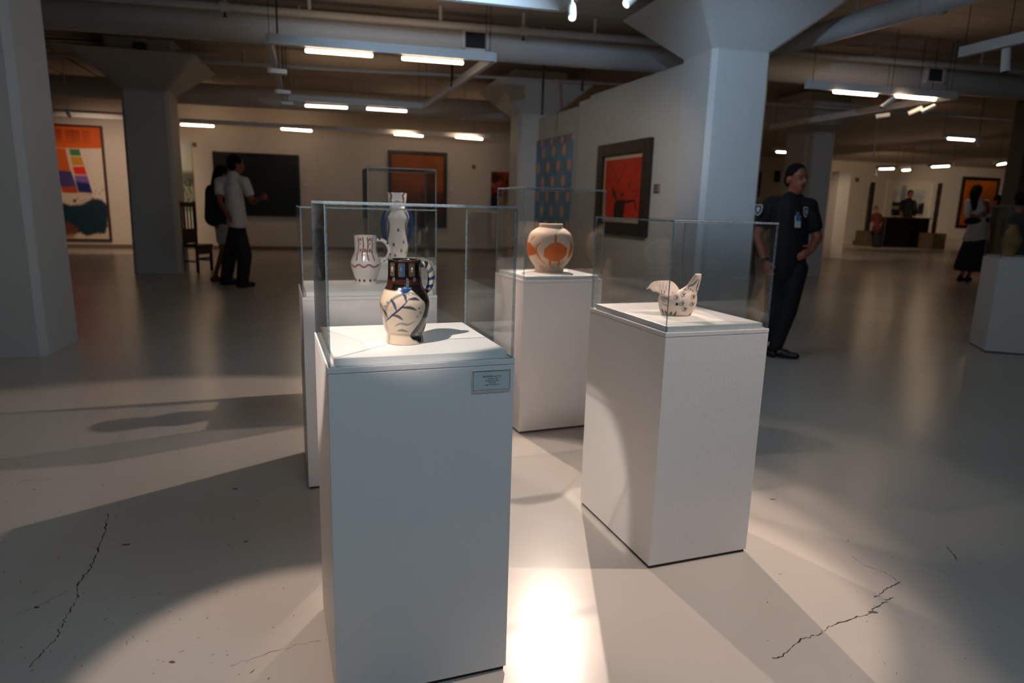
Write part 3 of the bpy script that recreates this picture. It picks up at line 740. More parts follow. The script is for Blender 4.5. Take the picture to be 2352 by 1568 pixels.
lathe('body', [(.048, 0), (.050, .004), (.047, .024), (.052, .034), (.058, .055), (.064, .090), (.0655, .112), (.058, .136), (.0475, .154), (.0445, .172), (.0435, .195), (.0432, .222)], 'glaze_paint', jug, jugA)
def handA(p):
    if p is None: return srgb(170, 156, 138)
    for f, c in ((.06, BLACK), (.22, NAVY), (.40, TEAL), (.60, BLUE), (.80, BLUE), (.96, NAVY)):
        p.lay(np.clip((.05-np.abs(p.u-f+.04*np.sin(p.v*6.28)))/.012, 0, 1), c)
handle('handle', [(.040, .010, .205), (.056, .014, .209), (.068, .018, .192), (.071, .020, .170), (.066, .018, .148), (.054, .014, .132)], [.0075, .008, .009, .0095, .008, .0065], 'glaze_paint', jug, handA)

# ---- white jug with rust strokes
pD = atz(841, 652, .888+.0189)
def jugD(p):
    if p is None: return WHITE
    for x in (-.13, -.085, -.046, -.012, .03, .065, .10, .14): p.dot(x, .022, .0085, .0075, BLACK, 1., .25)
    # rust brush strokes: upright lines, hooks and a wavy band
    for x in (-.052, -.018, .012, .044):
        p.stroke([(x, .226), (x+.004, .19), (x-.002, .155), (x+.003, .120)], .0042, RUST, taper=False)
    for x in (-.035, .028): p.stroke([(x-.008, .21), (x, .222), (x+.008, .21)], .0042, RUST); p.dot(x, .198, .005, .005, BLACK, .9)
    for x in (-.035, -.003, .028): p.stroke([(x-.007, .160), (x, .172), (x+.007, .160)], .0042, RUST)
    p.stroke([(-.085, .098), (-.06, .088), (-.035, .100), (-.01, .088), (.015, .100), (.040, .088), (.070, .098)], .0048, RUST, taper=False)
jug = thing('ceramic_jug', 'shiny white jug with rust strokes and black dots on its foot', 'jug', (pD.x, pD.y, .888+.0189), -math.atan2(pD.x, pD.y))
lathe('body', [(.052, 0), (.053, .004), (.0515, .026), (.055, .034), (.064, .062), (.072, .095), (.071, .112), (.062, .138), (.0535, .160), (.0525, .190), (.0535, .225), (.0545, .235)], 'glaze_paint', jug, jugD)
def handD(p):
    if p is None: return WHITE
    for f in (.10, .32, .60, .84): p.dot(f, .25, .035, .16, BLACK); p.dot(f, .75, .035, .16, BLACK)
handle('handle', [(.050, 0, .214), (.078, 0, .214), (.102, 0, .196), (.114, 0, .166), (.106, 0, .138), (.086, 0, .118), (.066, 0, .106)], [.0075, .0085, .009, .0095, .009, .008, .007], 'glaze_paint', jug, handD)

# ---- tall bottle with blue handles
pE = atz(917, 603, .914+.0189)
pE = PED['E'][0] + V(.0, .02, 0)
pe_px = atd(913, 590, pE.y); pE = V(pe_px.x, pE.y, .914+.0189)
def botE(p):
    if p is None: return WHITE
    p.poly([(-.3, .36), (.3, .36), (.3, .375), (-.3, .37)], srgb(120, 128, 150), alpha=.4)
    for s_ in (-1, 1):
        p.stroke([(s_*.075, .43), (s_*.05, .415), (s_*.062, .385), (s_*.05, .36)], .011, BLACK, .3, .9)
        p.stroke([(s_*.055, .33), (s_*.075, .29), (s_*.090, .26)], .012, BLUE, .3)
        p.stroke([(s_*.075, .27), (s_*.074, .22), (s_*.090, .16), (s_*.10, .11)], .011, BLUE, .3)
    p.stroke([(-.03, .372), (.0, .378), (.03, .372)], .006, BLUE, .5, .8); p.stroke([(0, .345), (0, .335)], .004, TEAL, .5, .8)
    p.poly([(-.024, .395), (.024, .395), (.034, .43), (-.03, .43)], srgb(190, 200, 212), alpha=.8)
    for x, y in ((.006, .195), (-.028, .100), (.048, .118), (.030, .062), (-.02, .03), (.08, .05), (-.08, .06), (.12, .15), (-.13, .12), (.16, .09)): p.dot(x, y, .0105, .0135, srgb(28, 26, 20), .95, .35)
bot = thing('ceramic_bottle', 'tall white bottle with dark spots and blue strap handles', 'bottle', tuple(pE), -math.atan2(pE.x, pE.y))
lathe('body', [(.052, 0), (.056, .02), (.066, .055), (.070, .09), (.068, .13), (.064, .18), (.067, .235), (.078, .268), (.074, .295), (.058, .328), (.048, .348), (.055, .365), (.060, .40), (.062, .43)], 'glaze_paint', bot, botE)
for s_ in (-1, 1):
    def handE(p):
        if p is None: return BLUE
        p.lay(np.clip((.16-np.abs(p.v-.5))/.05, 0, 1)*.8*np.clip((p.u-.45)/.1, 0, 1), WHITE)
    handle('handle', [(s_*.046, 0, .342), (s_*.066, 0, .318), (s_*.085, 0, .278), (s_*.091, 0, .225), (s_*.086, 0, .165), (s_*.074, 0, .115), (s_*.064, 0, .095)], [.009, .013, .016, .016, .014, .011, .008], 'glaze_paint', bot, handE)

# ---- round orange and cream vase
pC = atz(1262, 622, .898+.0189) - V(.003, .022, 0)
def vasC(p):
    if p is None: return BUFF
    p.noise(.03, 30)
    # a free clay-coloured blot with soft lobes, leaf blades and grass strokes
    p.poly([(-.036, .100), (-.030, .140), (.000, .170), (.045, .182), (.085, .165), (.108, .150), (.112, .112), (.086, .082), (.040, .072), (-.004, .078)], CLAY, .006)
    p.stroke([(.030, .178), (.034, .205), (.036, .228)], .010, CLAY); p.stroke([(.000, .09), (.004, .06), (.006, .044)], .010, CLAY); p.stroke([(.066, .08), (.070, .06), (.072, .044)], .009, CLAY)
    p.dot(.05, .125, .045, .035, srgb(160, 70, 28), .35, .9)
    p.poly([(-.25, .175), (-.142, .172), (-.130, .156), (-.122, .162), (-.114, .146), (-.104, .150), (-.088, .122), (-.080, .118), (-.100, .108), (-.140, .098), (-.25, .094)], CLAY, .005)
    p.stroke([(-.060, .178), (-.084, .150), (-.084, .118), (-.064, .080), (-.030, .052)], .0075, CLAY)
    p.stroke([(-.145, .178), (-.130, .200), (-.108, .212)], .006, CLAY)
    p.poly([(.150, .19), (.175, .15), (.160, .100), (.140, .085), (.132, .115), (.142, .15)], CLAY, .005)
    for x0, y0, x1, y1 in ((-.11, .040, -.03, .020), (-.09, .046, -.015, .024), (-.10, .030, -.03, .014), (.012, .020, .020, .062), (.026, .020, .020, .046), (.046, .022, .055, .056), (.072, .022, .100, .066), (.082, .024, .112, .074), (.094, .026, .124, .084), (.108, .030, .132, .080)):
        p.stroke([(x0, y0), ((x0+x1)/2-.004, (y0+y1)/2+.004), (x1, y1)], .0032, CLAY, .5, .75)
    p.stroke([(.052, .058), (.030, .048), (.030, .030), (.044, .018)], .004, CLAY, .5)
vas = thing('ceramic_vase', 'round matte cream vase with orange shapes and a short neck', 'vase', tuple(pC), -math.atan2(pC.x, pC.y))
lathe('body', [(.084, 0), (.087, .004), (.086, .022), (.091, .030), (.110, .055), (.128, .085), (.138, .115), (.1415, .150), (.138, .185), (.124, .225), (.098, .250), (.076, .262), (.0725, .268), (.072, .283), (.0705, .286)], 'matte_clay_paint', vas, vasC, inner=.5)

# ---- bird-shaped vessel
pB = atz(1552, 722, .888+.0189)
bird = thing('ceramic_bird_vessel', 'small cream bird-shaped vessel with curled tail and dark brush dashes', 'vessel', tuple(pB), -math.atan2(pB.x, pB.y)*.6)
k_ = .00014
secs = [(1105, 385, .80, 1385), (1108, 430, .82, 1320), (1115, 475, .84, 1200), (1120, 505, .84, 1090), (1122, 518, .82, 1000), (1125, 515, .78, 900), (1170, 455, .74, 810), (1290, 340, .72, 750), (1400, 250, .74, 700), (1462, 196, .8, 630), (1510, 165, .85, 560), (1553, 138, .9, 450), (1590, 115, 1, 350), (1610, 98, 1.05, 285), (1622, 88, 1.0, 255), (1630, 60, .9, 238), (1634, 12, .9, 233)]
S = spline([(s_[0], s_[1], s_[2], s_[3]) for s_ in secs], 150); nt = 150
co = []
for cx, a, e, y in S:
    for q in range(nt):
        th = 2*np.pi*q/nt; aa = max(a, 4)*k_; co.append(((cx-1105)*k_ + aa*np.sin(th), -aa*e*np.cos(th), (1385-y)*k_))
n = len(S); idx = np.arange(n*nt).reshape(n, nt); q = np.stack([idx[:-1], np.roll(idx[:-1], -1, 1), np.roll(idx[1:], -1, 1), idx[1:]], -1).reshape(-1, 4)
faces = q.tolist() + [list(reversed(idx[0].tolist())), idx[-1].tolist()]
me = bpy.data.meshes.new('body'); me.from_pydata(co, [], faces); me.update()
C = np.array(co); front = C[:, 1] < .2
u = np.where(C[:, 1] <= 0, C[:, 0], C[:, 0]*1.0 + .35); v = C[:, 2]
pa = Paint(u, v, srgb(222, 202, 184)); pa.noise(.03, 60)
X = lambda x: (x-1105)*k_
Yz = lambda y: (1385-y)*k_
for off in (0, .35):
    for x0, y0, x1, y1 in ((700, 1220, 760, 1330), (790, 1250, 840, 1350), (960, 1260, 930, 1350), (1075, 1240, 1040, 1370), (1500, 1300, 1440, 1370)): pa.stroke([(X(x0)+off, Yz(y0)), (X(x1)+off, Yz(y1))], .0032, BLACK)
    for x, y in ((1240, 800), (1520, 860), (1215, 1040), (1500, 1050), (1300, 1190), (1060, 880)):
        for dx, dy in ((-45, -90), (15, -100), (70, -60)): pa.stroke([(X(x)+off, Yz(y+20)), (X(x+dx)+off, Yz(y+dy))], .0017, BLACK)
        pa.stroke([(X(x-80)+off, Yz(y-70)), (X(x-50)+off, Yz(y+30)), (X(x+60)+off, Yz(y+25))], .0024, TEAL, .4, .8)
    for x, y in ((1380, 620), (1435, 655), (1495, 690), (1605, 690), (1290, 670)): pa.dot(X(x)+off, Yz(y), .0026, .003, BLACK)
    pa.dot(X(1075)+off, Yz(1040), .0070, .0070, srgb(34, 28, 24))
    pa.stroke([(X(1360)+off, Yz(585)), (X(1500)+off, Yz(520)), (X(1620)+off, Yz(370))], .0032, TEAL); pa.stroke([(X(1575)+off, Yz(680)), (X(1620)+off, Yz(520)), (X(1660)+off, Yz(380))], .0022, BROWN)
    for x0, y0, x1, y1 in ((640, 860, 850, 960), (660, 930, 790, 1010), (680, 1060, 880, 1110), (700, 840, 860, 940)): pa.stroke([(X(x0)+off, Yz(y0)), (X((x0+x1)/2)+off, Yz((y0+y1)/2+10)), (X(x1)+off, Yz(y1))], .0036, TEAL, .5, .7)
set_paint(me, pa.c); link('body', me, 'matte_clay_paint', bird, world=False, smooth=True)
top = [(1170, 740, .012), (1100, 640, .020), (1010, 545, .030), (900, 500, .034), (760, 497, .032), (620, 502, .026), (500, 515, .016), (400, 555, .004), (320, 630, -.010), (255, 705, -.020)]
low = [(1120, 860, .0), (1030, 880, -.030), (920, 860, -.044), (820, 850, -.050), (720, 840, -.050), (650, 825, -.042), (605, 800, -.034), (585, 780, -.030), (560, 760, -.028), (420, 745, -.026)]
T = spline([(X(x), y_, Yz(z)) for x, z, y_ in top], 60); Lw = spline([(X(x), y_, Yz(z)) for x, z, y_ in low], 60)
co = []; nv = 14
for a, c in zip(T, Lw):
    for j in range(nv):
        f = j/(nv-1); p_ = a*(1-f) + c*f; p_[2] += .010*math.sin(math.pi*f)*.6; p_[1] += .006*math.sin(math.pi*f); co.append(p_)
co = np.array(co); idx = np.arange(60*nv).reshape(60, nv)
q = np.stack([idx[:-1, :-1], idx[:-1, 1:], idx[1:, 1:], idx[1:, :-1]], -1).reshape(-1, 4)
me = bpy.data.meshes.new('tail'); me.from_pydata(co.tolist(), [], q.tolist()); me.update()
pa = Paint(np.repeat(np.arange(60)/59, nv), np.tile(np.arange(nv)/(nv-1), 60), srgb(222, 202, 184))
for f in (.30, .38, .46, .55, .64): pa.stroke([(f, 0), (f+.02, .5), (f, .8)], .018, srgb(110, 104, 104), .5, .8)
for f in (.2, .42, .52): pa.stroke([(f, .7), (f+.02, .95)], .02, UMBER, .4)
for f in (.62, .68, .74, .8): pa.stroke([(f, .02), (f+.01, .16)], .010, BLACK, .4, .8)
set_paint(me, pa.c); o = link('tail', me, 'matte_clay_paint', bird, world=False, smooth=True)
md = o.modifiers.new('thick', 'SOLIDIFY'); md.thickness = .0045; md.offset = 0

# ---- pieces in the case at the right edge
cF, yF, wF, dF, hF = PED['F']
zF = .93+.0189
pf = atd(2318, 580, cF.y-.02); t = thing('ceramic_vase', 'ochre speckled vase in the case at the right edge', 'vase', (pf.x, pf.y, zF))
def vasF(p):
    if p is None: return srgb(150, 112, 56)
    p.noise(.25, 60)
lathe('body', [(.040, 0), (.045, .004), (.05, .03), (.075, .10), (.085, .16), (.07, .22), (.045, .26), (.04, .29), (.048, .31)], 'matte_clay_paint', t, vasF, nt=48, nz=50)
pf = atd(2352, 580, cF.y+.02); t = thing('ceramic_vase', 'grey clay vase in the case at the right edge', 'vase', (pf.x+.1, pf.y, zF))
def vasG(p):
    if p is None: return srgb(128, 116, 102)
lathe('body', [(.05, 0), (.055, .004), (.07, .06), (.09, .14), (.085, .2), (.06, .26), (.055, .30), (.066, .33)], 'matte_clay_paint', t, vasG, nt=48, nz=50)

# ================================================================== PICTURES
def picture(name, label, pts, p0, az, frame, fmat, board, bmat, painter, mat_='canvas_paint', depth=.05, nu=90, nv=120, cat='painting', base=(.5, .5, .5)):
    """pts TL,TR,BR,BL pixels on the wall plane; frame and board are widths in metres"""
    P = [onwall(x, y, p0, az) for x, y in pts]
    ax = V(math.cos(R(az)), math.sin(R(az)), 0); n = V(ax.y, -ax.x, 0)
    c = sum(P, V(0, 0, 0))/4
    w = ((P[1]-P[0]).dot(ax) + (P[2]-P[3]).dot(ax))/2; h = ((P[0]-P[3]).z + (P[1]-P[2]).z)/2
    t = thing(name, label, cat, tuple(V(c.x, c.y, c.z-h/2) + n*.004), R(az))
    d = depth
    if frame > 0:
        for sx, sz, ww, hh in ((-1, 0, frame, h), (1, 0, frame, h), (0, -1, w-2*frame-.001, frame), (0, 1, w-2*frame-.001, frame)):
            b = bm_new(); box(b, (sx*(w-frame)/2, -d/2, h/2 + sz*(h-frame)/2), (ww, d, hh)); bevel_all(b, min(.006, frame*.2), 1); link('frame_rail', b, fmat, t, world=False)
    iw, ih = w-2*frame, h-2*frame
    if board > 0:
        b = bm_new(); box(b, (0, -d*.3, h/2), (iw, .006, ih)); link('mount_board', b, bmat, t, world=False)
    cw, ch = iw-2*board, ih-2*board
    yy = -d*.3-.005 if board > 0 else -d*.6
    U, Vv = np.meshgrid(np.linspace(0, 1, nu), np.linspace(0, 1, nv), indexing='ij')
    co = np.stack([(U-.5)*cw, np.full_like(U, yy), Vv*ch + (h-ch)/2], -1).reshape(-1, 3); idx = np.arange(nu*nv).reshape(nu, nv)
    q = np.stack([idx[:-1, :-1], idx[1:, :-1], idx[1:, 1:], idx[:-1, 1:]], -1).reshape(-1, 4).tolist()
    # the back of the canvas, so that it has a body
    m = len(co); co = np.vstack([co, [[-cw/2, -.002, (h-ch)/2], [cw/2, -.002, (h-ch)/2], [cw/2, -.002, (h+ch)/2], [-cw/2, -.002, (h+ch)/2]]])
    q.append([m+3, m+2, m+1, m])
    bl, br, tr, tl = idx[0, 0], idx[-1, 0], idx[-1, -1], idx[0, -1]
    q += [[*idx[:, 0].tolist()[::-1], m, m+1], [*idx[-1, :].tolist()[::-1], m+1, m+2], [*idx[:, -1].tolist(), m+2, m+3], [*idx[0, :].tolist(), m+3, m]]
    me = bpy.data.meshes.new('canvas'); me.from_pydata(co.tolist(), [], q); me.update()
    pa = Paint(np.append(U.ravel(), [0, 1, 1, 0]), np.append(Vv.ravel(), [0, 0, 1, 1]), base); painter(pa); set_paint(me, pa.c)
    link('canvas', me, mat_, t, world=False)
    return t
# colourful canvas on the left
def art_left(p):
    p.noise(.03, 14)
    O = srgb(226, 96, 26); W_ = srgb(226, 214, 200); T_ = srgb(12, 44, 58)
    p.poly([(-.1, .805), (1.1, .825), (1.1, 1.1), (-.1, 1.1)], O, .01)
    p.poly([(-.1, .80), (.28, .81), (.3, 1.1), (-.1, 1.1)], srgb(232, 70, 16), .02)
    for x, a_ in ((.42, .9), (.58, .75), (.66, .8), (.80, .55)):
        for k in range(14): p.stroke([(x-.05, .965-k*.008), (x+.05, .965-k*.008)], .0035, srgb(70, 34, 20), .5, a_*(1-k*.05), taper=False, n=24)
    p.poly([(.33, .80), (.50, .80), (.58, .42), (.40, .44)], srgb(204, 92, 24), .01)
    p.poly([(.56, .80), (.70, .80), (.71, .75), (.57, .75)], srgb(60, 130, 78), .006)
    p.poly([(.57, .735), (.72, .73), (.74, .665), (.58, .665)], srgb(206, 146, 34), .006)
    p.poly([(.58, .645), (.75, .65), (.77, .585), (.60, .585)], srgb(230, 40, 22), .006)
    p.poly([(.60, .565), (.78, .565), (.80, .50), (.61, .50)], srgb(130, 92, 170), .015)
    p.poly([(.61, .51), (.80, .50), (.82, .425), (.63, .43)], srgb(22, 36, 104), .015)
    p.poly([(.70, .80), (1.1, .82), (1.1, .32), (.84, .36)], W_, .01)
    for k in range(22): p.stroke([(.74, .79-k*.012), (.84, .79-k*.012)], .0018, srgb(120, 110, 100), .5, .6, False, 20)
    p.poly([(.08, .62), (.36, .62), (.38, .50), (.08, .52)], srgb(40, 84, 128), .012)
    p.poly([(.36, .61), (.55, .60), (.60, .46), (.40, .47)], srgb(66, 56, 112), .012)
    p.poly([(.40, .46), (.60, .47), (.61, .42), (.41, .42)], srgb(176, 60, 26), .01)
    r = np.random.RandomState(4)
    for k in range(46): p.dot(r.uniform(.12, 1), r.uniform(.33, .55), r.uniform(.008, .03), r.uniform(.003, .012), srgb(44, 84, 128), r.uniform(.3, .8), .8)
    p.poly([(.1, .30), (.3, .33), (.5, .29), (.66, .30), (.82, .36), (.93, .35), (1.0, .30), (.98, .16), (.94, .07), (.8, .06), (.68, .04), (.60, .07), (.1, .02)], T_, .025)
    for k in range(60):
        x, y = r.uniform(.55, 1), r.uniform(.04, .32); p.stroke([(x, y), (x+.04, y+.05)], .006, srgb(18, 60, 72), .6, .35, n=12)
    for k in range(90):
        x = r.uniform(.12, 1.0); y = np.interp(x, [.1, .3, .5, .66, .82, .93, 1.0], [.30, .33, .29, .30, .36, .35, .30]) if k % 2 else np.interp(x, [.1, .6, .68, .8, .94, 1], [.02, .07, .04, .06, .07, .16])
        p.stroke([(x, y-.01), (x+r.uniform(-.02, .03), y+r.uniform(-.02, .025))], .008, T_, .5, .9, n=8)
    p.poly([(.1, .12), (.45, .13), (.55, .08), (.48, .02), (.1, .02)], srgb(120, 58, 20), .04, .7)
    p.dot(.18, .335, .12, .03, srgb(190, 84, 40), .8, .6); p.dot(.56, .345, .03, .02, srgb(24, 70, 96), .9)
picture('abstract_canvas', 'large colourful abstract canvas with orange band and dark teal mass', [(60, 284), (236, 287), (258, 552), (78, 552)], WALL_P, WALL_AZ, .045, 'frame_brown', .0, 'mat_white', art_left, base=srgb(206, 190, 172), depth=.08, nu=150, nv=220)
def art_green(p):
    p.poly([(-.1, .62), (1.1, .62), (1.1, 1.1), (-.1, 1.1)], srgb(196, 204, 188), .02)
    p.poly([(-.1, .52), (1.1, .54), (1.1, .64), (-.1, .64)], srgb(96, 108, 84), .05)
    r = np.random.RandomState(5)
    for k in range(70):
        x, y = r.uniform(0, 1), r.uniform(.22, .55); a = r.uniform(0, 3.1)
        p.stroke([(x, y), (x+.1*math.cos(a), y+.03), (x+.2*math.cos(a), y+.05*math.sin(a))], r.uniform(.012, .03), srgb(*((24, 30, 22) if k % 2 else (150, 158, 134))), .5, .8, n=14)
    p.poly([(-.1, -.1), (1.1, -.1), (1.1, .2), (-.1, .2)], srgb(206, 208, 190), .02)
picture('tall_print', 'tall pale green and black print glimpsed between column and dark chair', [(396, 325), (440, 325), (452, 527), (406, 526)], WALL_P, WALL_AZ, .0, 'frame_black', 0, 'mat_white', art_green, 'glossy_print', base=srgb(150, 156, 134), depth=.05, cat='picture')
def art_dark(p):
    p.noise(.3, 8)
    p.poly([(.06, .6), (.16, .62), (.16, .9), (.06, .88)], srgb(34, 36, 30), .06, .6)
    p.dot(.72, .6, .3, .4, srgb(22, 26, 18), .6, 1.)
picture('dark_painting', 'wide nearly black painting before the standing couple', [(488, 349), (687, 355), (692, 498), (497, 494)], WALL_P, WALL_AZ, .06, 'frame_black', 0, 'mat_white', art_dark, base=srgb(14, 15, 12), depth=.07)
def art_brown(p):
    p.noise(.10, 20)
    r = np.random.RandomState(6)
    for k in range(60):
        x = r.uniform(0, 1); p.stroke([(x, 0), (x+r.uniform(-.02, .02), .5), (x, 1)], r.uniform(.004, .014), srgb(*((110, 56, 14) if k % 2 else (190, 104, 30))), .6, .35, False, 30)
    p.poly([(-.1, -.1), (1.1, -.1), (1.1, .3), (-.1, .42)], srgb(80, 38, 14), .2, .7)
    p.stroke([(.52, .95), (.54, .4)], .006, srgb(70, 34, 12), .5, .7); p.poly([(.62, .42), (1.1, .42), (1.1, -.1), (.62, -.1)], srgb(60, 30, 14), .1, .6)
picture('amber_painting', 'amber brown painting in a heavy dark frame behind the blue-handled bottle', [(891, 346), (1026, 350), (1025, 524), (893, 519)], WALL_P, WALL_AZ, .085, 'frame_dark', 0, 'mat_white', art_brown, base=srgb(158, 82, 20), depth=.09)
def art_small(p):
    r = np.random.RandomState(8)
    for k in range(90):
        x, y = r.uniform(0, 1), r.uniform(0, 1); c = [(196, 60, 16), (60, 16, 10), (150, 44, 14), (20, 10, 8), (190, 110, 40)][k % 5]
        p.dot(x, y, r.uniform(.06, .2), r.uniform(.03, .09), srgb(*c), .8, .5)
    p.dot(.4, .62, .12, .09, srgb(200, 90, 110), .9, .5); p.poly([(0, .0), (.5, 0), (.35, .25), (0, .4)], srgb(14, 9, 8), .06)
picture('small_red_painting', 'small red and orange painting beside the rear column', [(1127, 394), (1170, 395), (1170, 480), (1128, 479)], WALL_P, WALL_AZ, .0, 'frame_black', 0, 'mat_white', art_small, base=srgb(90, 26, 12), depth=.05)
# partition pictures
PAZ = PART_AZ - 180
def art_red(p):
    p.noise(.10, 16); K = srgb(30, 9, 6)
    r = np.random.RandomState(9)
    for k in range(30): p.dot(r.uniform(.1, .95), r.uniform(.35, .95), r.uniform(.02, .06), r.uniform(.01, .04), srgb(110, 20, 8), .5, .8)
    p.poly([(.34, -.05), (.30, .12), (.33, .26), (.42, .30), (.60, .30), (.58, .14), (.54, -.05)], K, .03)
    p.stroke([(.38, .28), (.30, .40), (.22, .52)], .035, K); p.stroke([(.55, .26), (.70, .29), (.86, .30)], .028, K); p.stroke([(.84, .32), (.88, .22), (.92, .15)], .022, K)
    p.dot(.50, .40, .04, .035, K); 
    for x0, y0, x1, y1 in ((.28, .78, .32, .72), (.50, .80, .60, .88), (.36, .62, .44, .68), (.68, .56, .74, .62), (.28, .36, .34, .50), (.68, .48, .70, .58)): p.stroke([(x0, y0), (x1, y1)], .022, srgb(60, 16, 10), .6, .8, n=12)
picture('red_painting', 'red picture with black strokes in a wide dark brown frame', [(1383, 335), (1504, 316), (1489, 545), (1374, 533)], PP, PAZ, .17, 'frame_dark', .055, 'mat_board', art_red, base=srgb(206, 44, 14), depth=.07)
def art_pattern(p):
    p.noise(.1, 30); r = np.random.RandomState(10)
    for k in range(520): p.dot(r.uniform(0, 1), r.uniform(0, 1), .018, .009, srgb(*[(52, 66, 104), (130, 172, 184), (104, 150, 170), (78, 62, 110)][k % 4]), .75, .8)
    PE_ = srgb(244, 172, 142)
    for row in range(8):
        v = .965 if row == 0 else .985 - row*.128 + .02
        hgt = .035 if row == 0 else .052
        n_ = 8 if row == 0 else 4
        for k in range(n_+1):
            x = (k+.5)/n_ - .06 if row == 0 else (k + (.0 if row % 2 else .5))/n_ + .06
            p.dot(x, v, (.032 if row == 0 else .052), hgt*1.12, srgb(200, 90, 96) if row == 0 and k % 2 else PE_, .95, .35)
off_p = pc + off2
picture('patterned_tapestry', 'blue tapestry with rows of peach lozenges on the partition', [(1222, 327), (1317, 305), (1311, 585), (1222, 572)], off_p, PAZ, 0, 'frame_dark', 0, 'mat_white', art_pattern, base=srgb(104, 150, 170), depth=.03, nu=160, nv=260, cat='tapestry')
# far hall
def art_city(p):
    p.poly([(0, .5), (1, .5), (1, 1.1), (0, 1.1)], srgb(196, 200, 200), .05)
    p.poly([(0, .38), (.4, .4), (.4, .48), (0, .5)], srgb(40, 44, 48), .04); p.poly([(.8, .1), (1, .1), (1, .5), (.85, .45)], srgb(50, 50, 52), .04)
    p.poly([(-.1, -.1), (.4, -.1), (.3, .2), (-.1, .22)], srgb(30, 30, 32), .06)
picture('framed_print', 'pale framed landscape print behind the person at the far desk', [(2033, 415), (2142, 413), (2136, 517), (2030, 515)], FAR_P, FAR_AZ, .12, 'mat_white', .3, 'mat_white', art_city, base=srgb(170, 160, 150), depth=.06, cat='picture')
def art_or(p):
    p.noise(.2, 10); p.dot(.3, .6, .3, .4, srgb(80, 30, 10), .6, .9); p.poly([(.05, 0), (.3, 0), (.3, .4), (.05, .5)], srgb(150, 60, 10), .1, .6)
picture('orange_painting', 'glowing orange picture in a black frame behind the woman in the white blouse', [(2210, 407), (2291, 407), (2282, 525), (2193, 524)], FAR_P, FAR_AZ, .16, 'frame_black', 0, 'mat_white', art_or, base=srgb(206, 110, 20), depth=.07)
wr_p = atd(1745, 420, 16.5)
def art_bw(p):
    p.noise(.3, 20); p.dot(.5, .5, .3, .3, srgb(90, 90, 90), .5, .9)
BWP = FAR_P
picture('dark_print', 'dark print partly behind the column at the guard\'s shoulder', [(1728, 394), (1747, 394), (1744, 452), (1726, 452)], BWP, FAR_AZ, .05, 'frame_black', 0, 'mat_white', art_bw, base=srgb(26, 30, 34), depth=.05, cat='picture')
picture('dark_print', 'small dark print beside the back of the guard\'s head', [(1779, 392), (1792, 392), (1790, 418), (1777, 418)], BWP, FAR_AZ, .03, 'frame_black', 0, 'mat_white', art_bw, base=srgb(30, 24, 20), depth=.05, cat='picture')
# ---- small wall fittings
def fitting(name, label, px, py, p0, az, w, h, m, cat):
    c = onwall(px, py, p0, az); ax = V(math.cos(R(az)), math.sin(R(az)), 0); n = V(ax.y, -ax.x, 0)
    b = bm_new(); box(b, c + n*.022, (w, .04, h), R(az)); bevel_all(b, .006, 2); tag(link(name, b, m), label, cat)
fitting('wall_sensor', 'small dark sensor on the back wall right of the amber painting', 1088, 383, WALL_P, WALL_AZ, .09, .1, 'base_dark', 'sensor')
fitting('wall_sensor', 'small dark sensor above the dark painting\'s left end', 447, 332, WALL_P, WALL_AZ, .09, .1, 'base_dark', 'sensor')
fitting('wall_label', 'small wall label right of the dark painting', 702, 425, WALL_P, WALL_AZ, .1, .07, 'card_grey', 'label')
fitting('wall_label', 'small wall label right of the amber painting', 1036, 435, WALL_P, WALL_AZ, .1, .07, 'card_grey', 'label')
fitting('wall_label', 'small wall label right of the red picture', 1512, 432, PP, PAZ, .1, .1, 'base_dark', 'label')
fitting('wall_sensor', 'small dark sensor on the far wall left of the totems', 1968, 413, FAR_P, FAR_AZ, .2, .2, 'base_dark', 'sensor')
# ---- flush door in the back wall
d0 = onwall(738, 375, WALL_P, WALL_AZ); d1 = onwall(880, 379, WALL_P, WALL_AZ); dm = (d0+d1)/2; nW = V(BA.y, -BA.x, 0)
t = thing('door_1', 'flush white door in the back wall', 'door', (dm.x, dm.y, 0), R(WALL_AZ), kind='structure')
w = (d1-d0).length; h = d0.z
b = bm_new(); box(b, (0, -.008, h/2), (w-.02, .015, h-.004)); bevel_all(b, .003, 1); link('door_leaf', b, 'door_white', t, world=False)
for sx in (-1, 1):
    b = bm_new(); box(b, (sx*(w/2+.015), -.012, h/2), (.045, .022, h)); link('door_jamb', b, 'door_white', t, world=False)
b = bm_new(); box(b, (0, -.012, h+.025), (w+.07, .022, .045)); link('door_head', b, 'door_white', t, world=False)
b = bm_new(); tube(b, [(w*.42, -.016, 1.0), (w*.42, -.05, 1.0), (w*.36, -.05, 1.0)], .01, 8); link('handle', b, 'frame_steel', t, world=False)

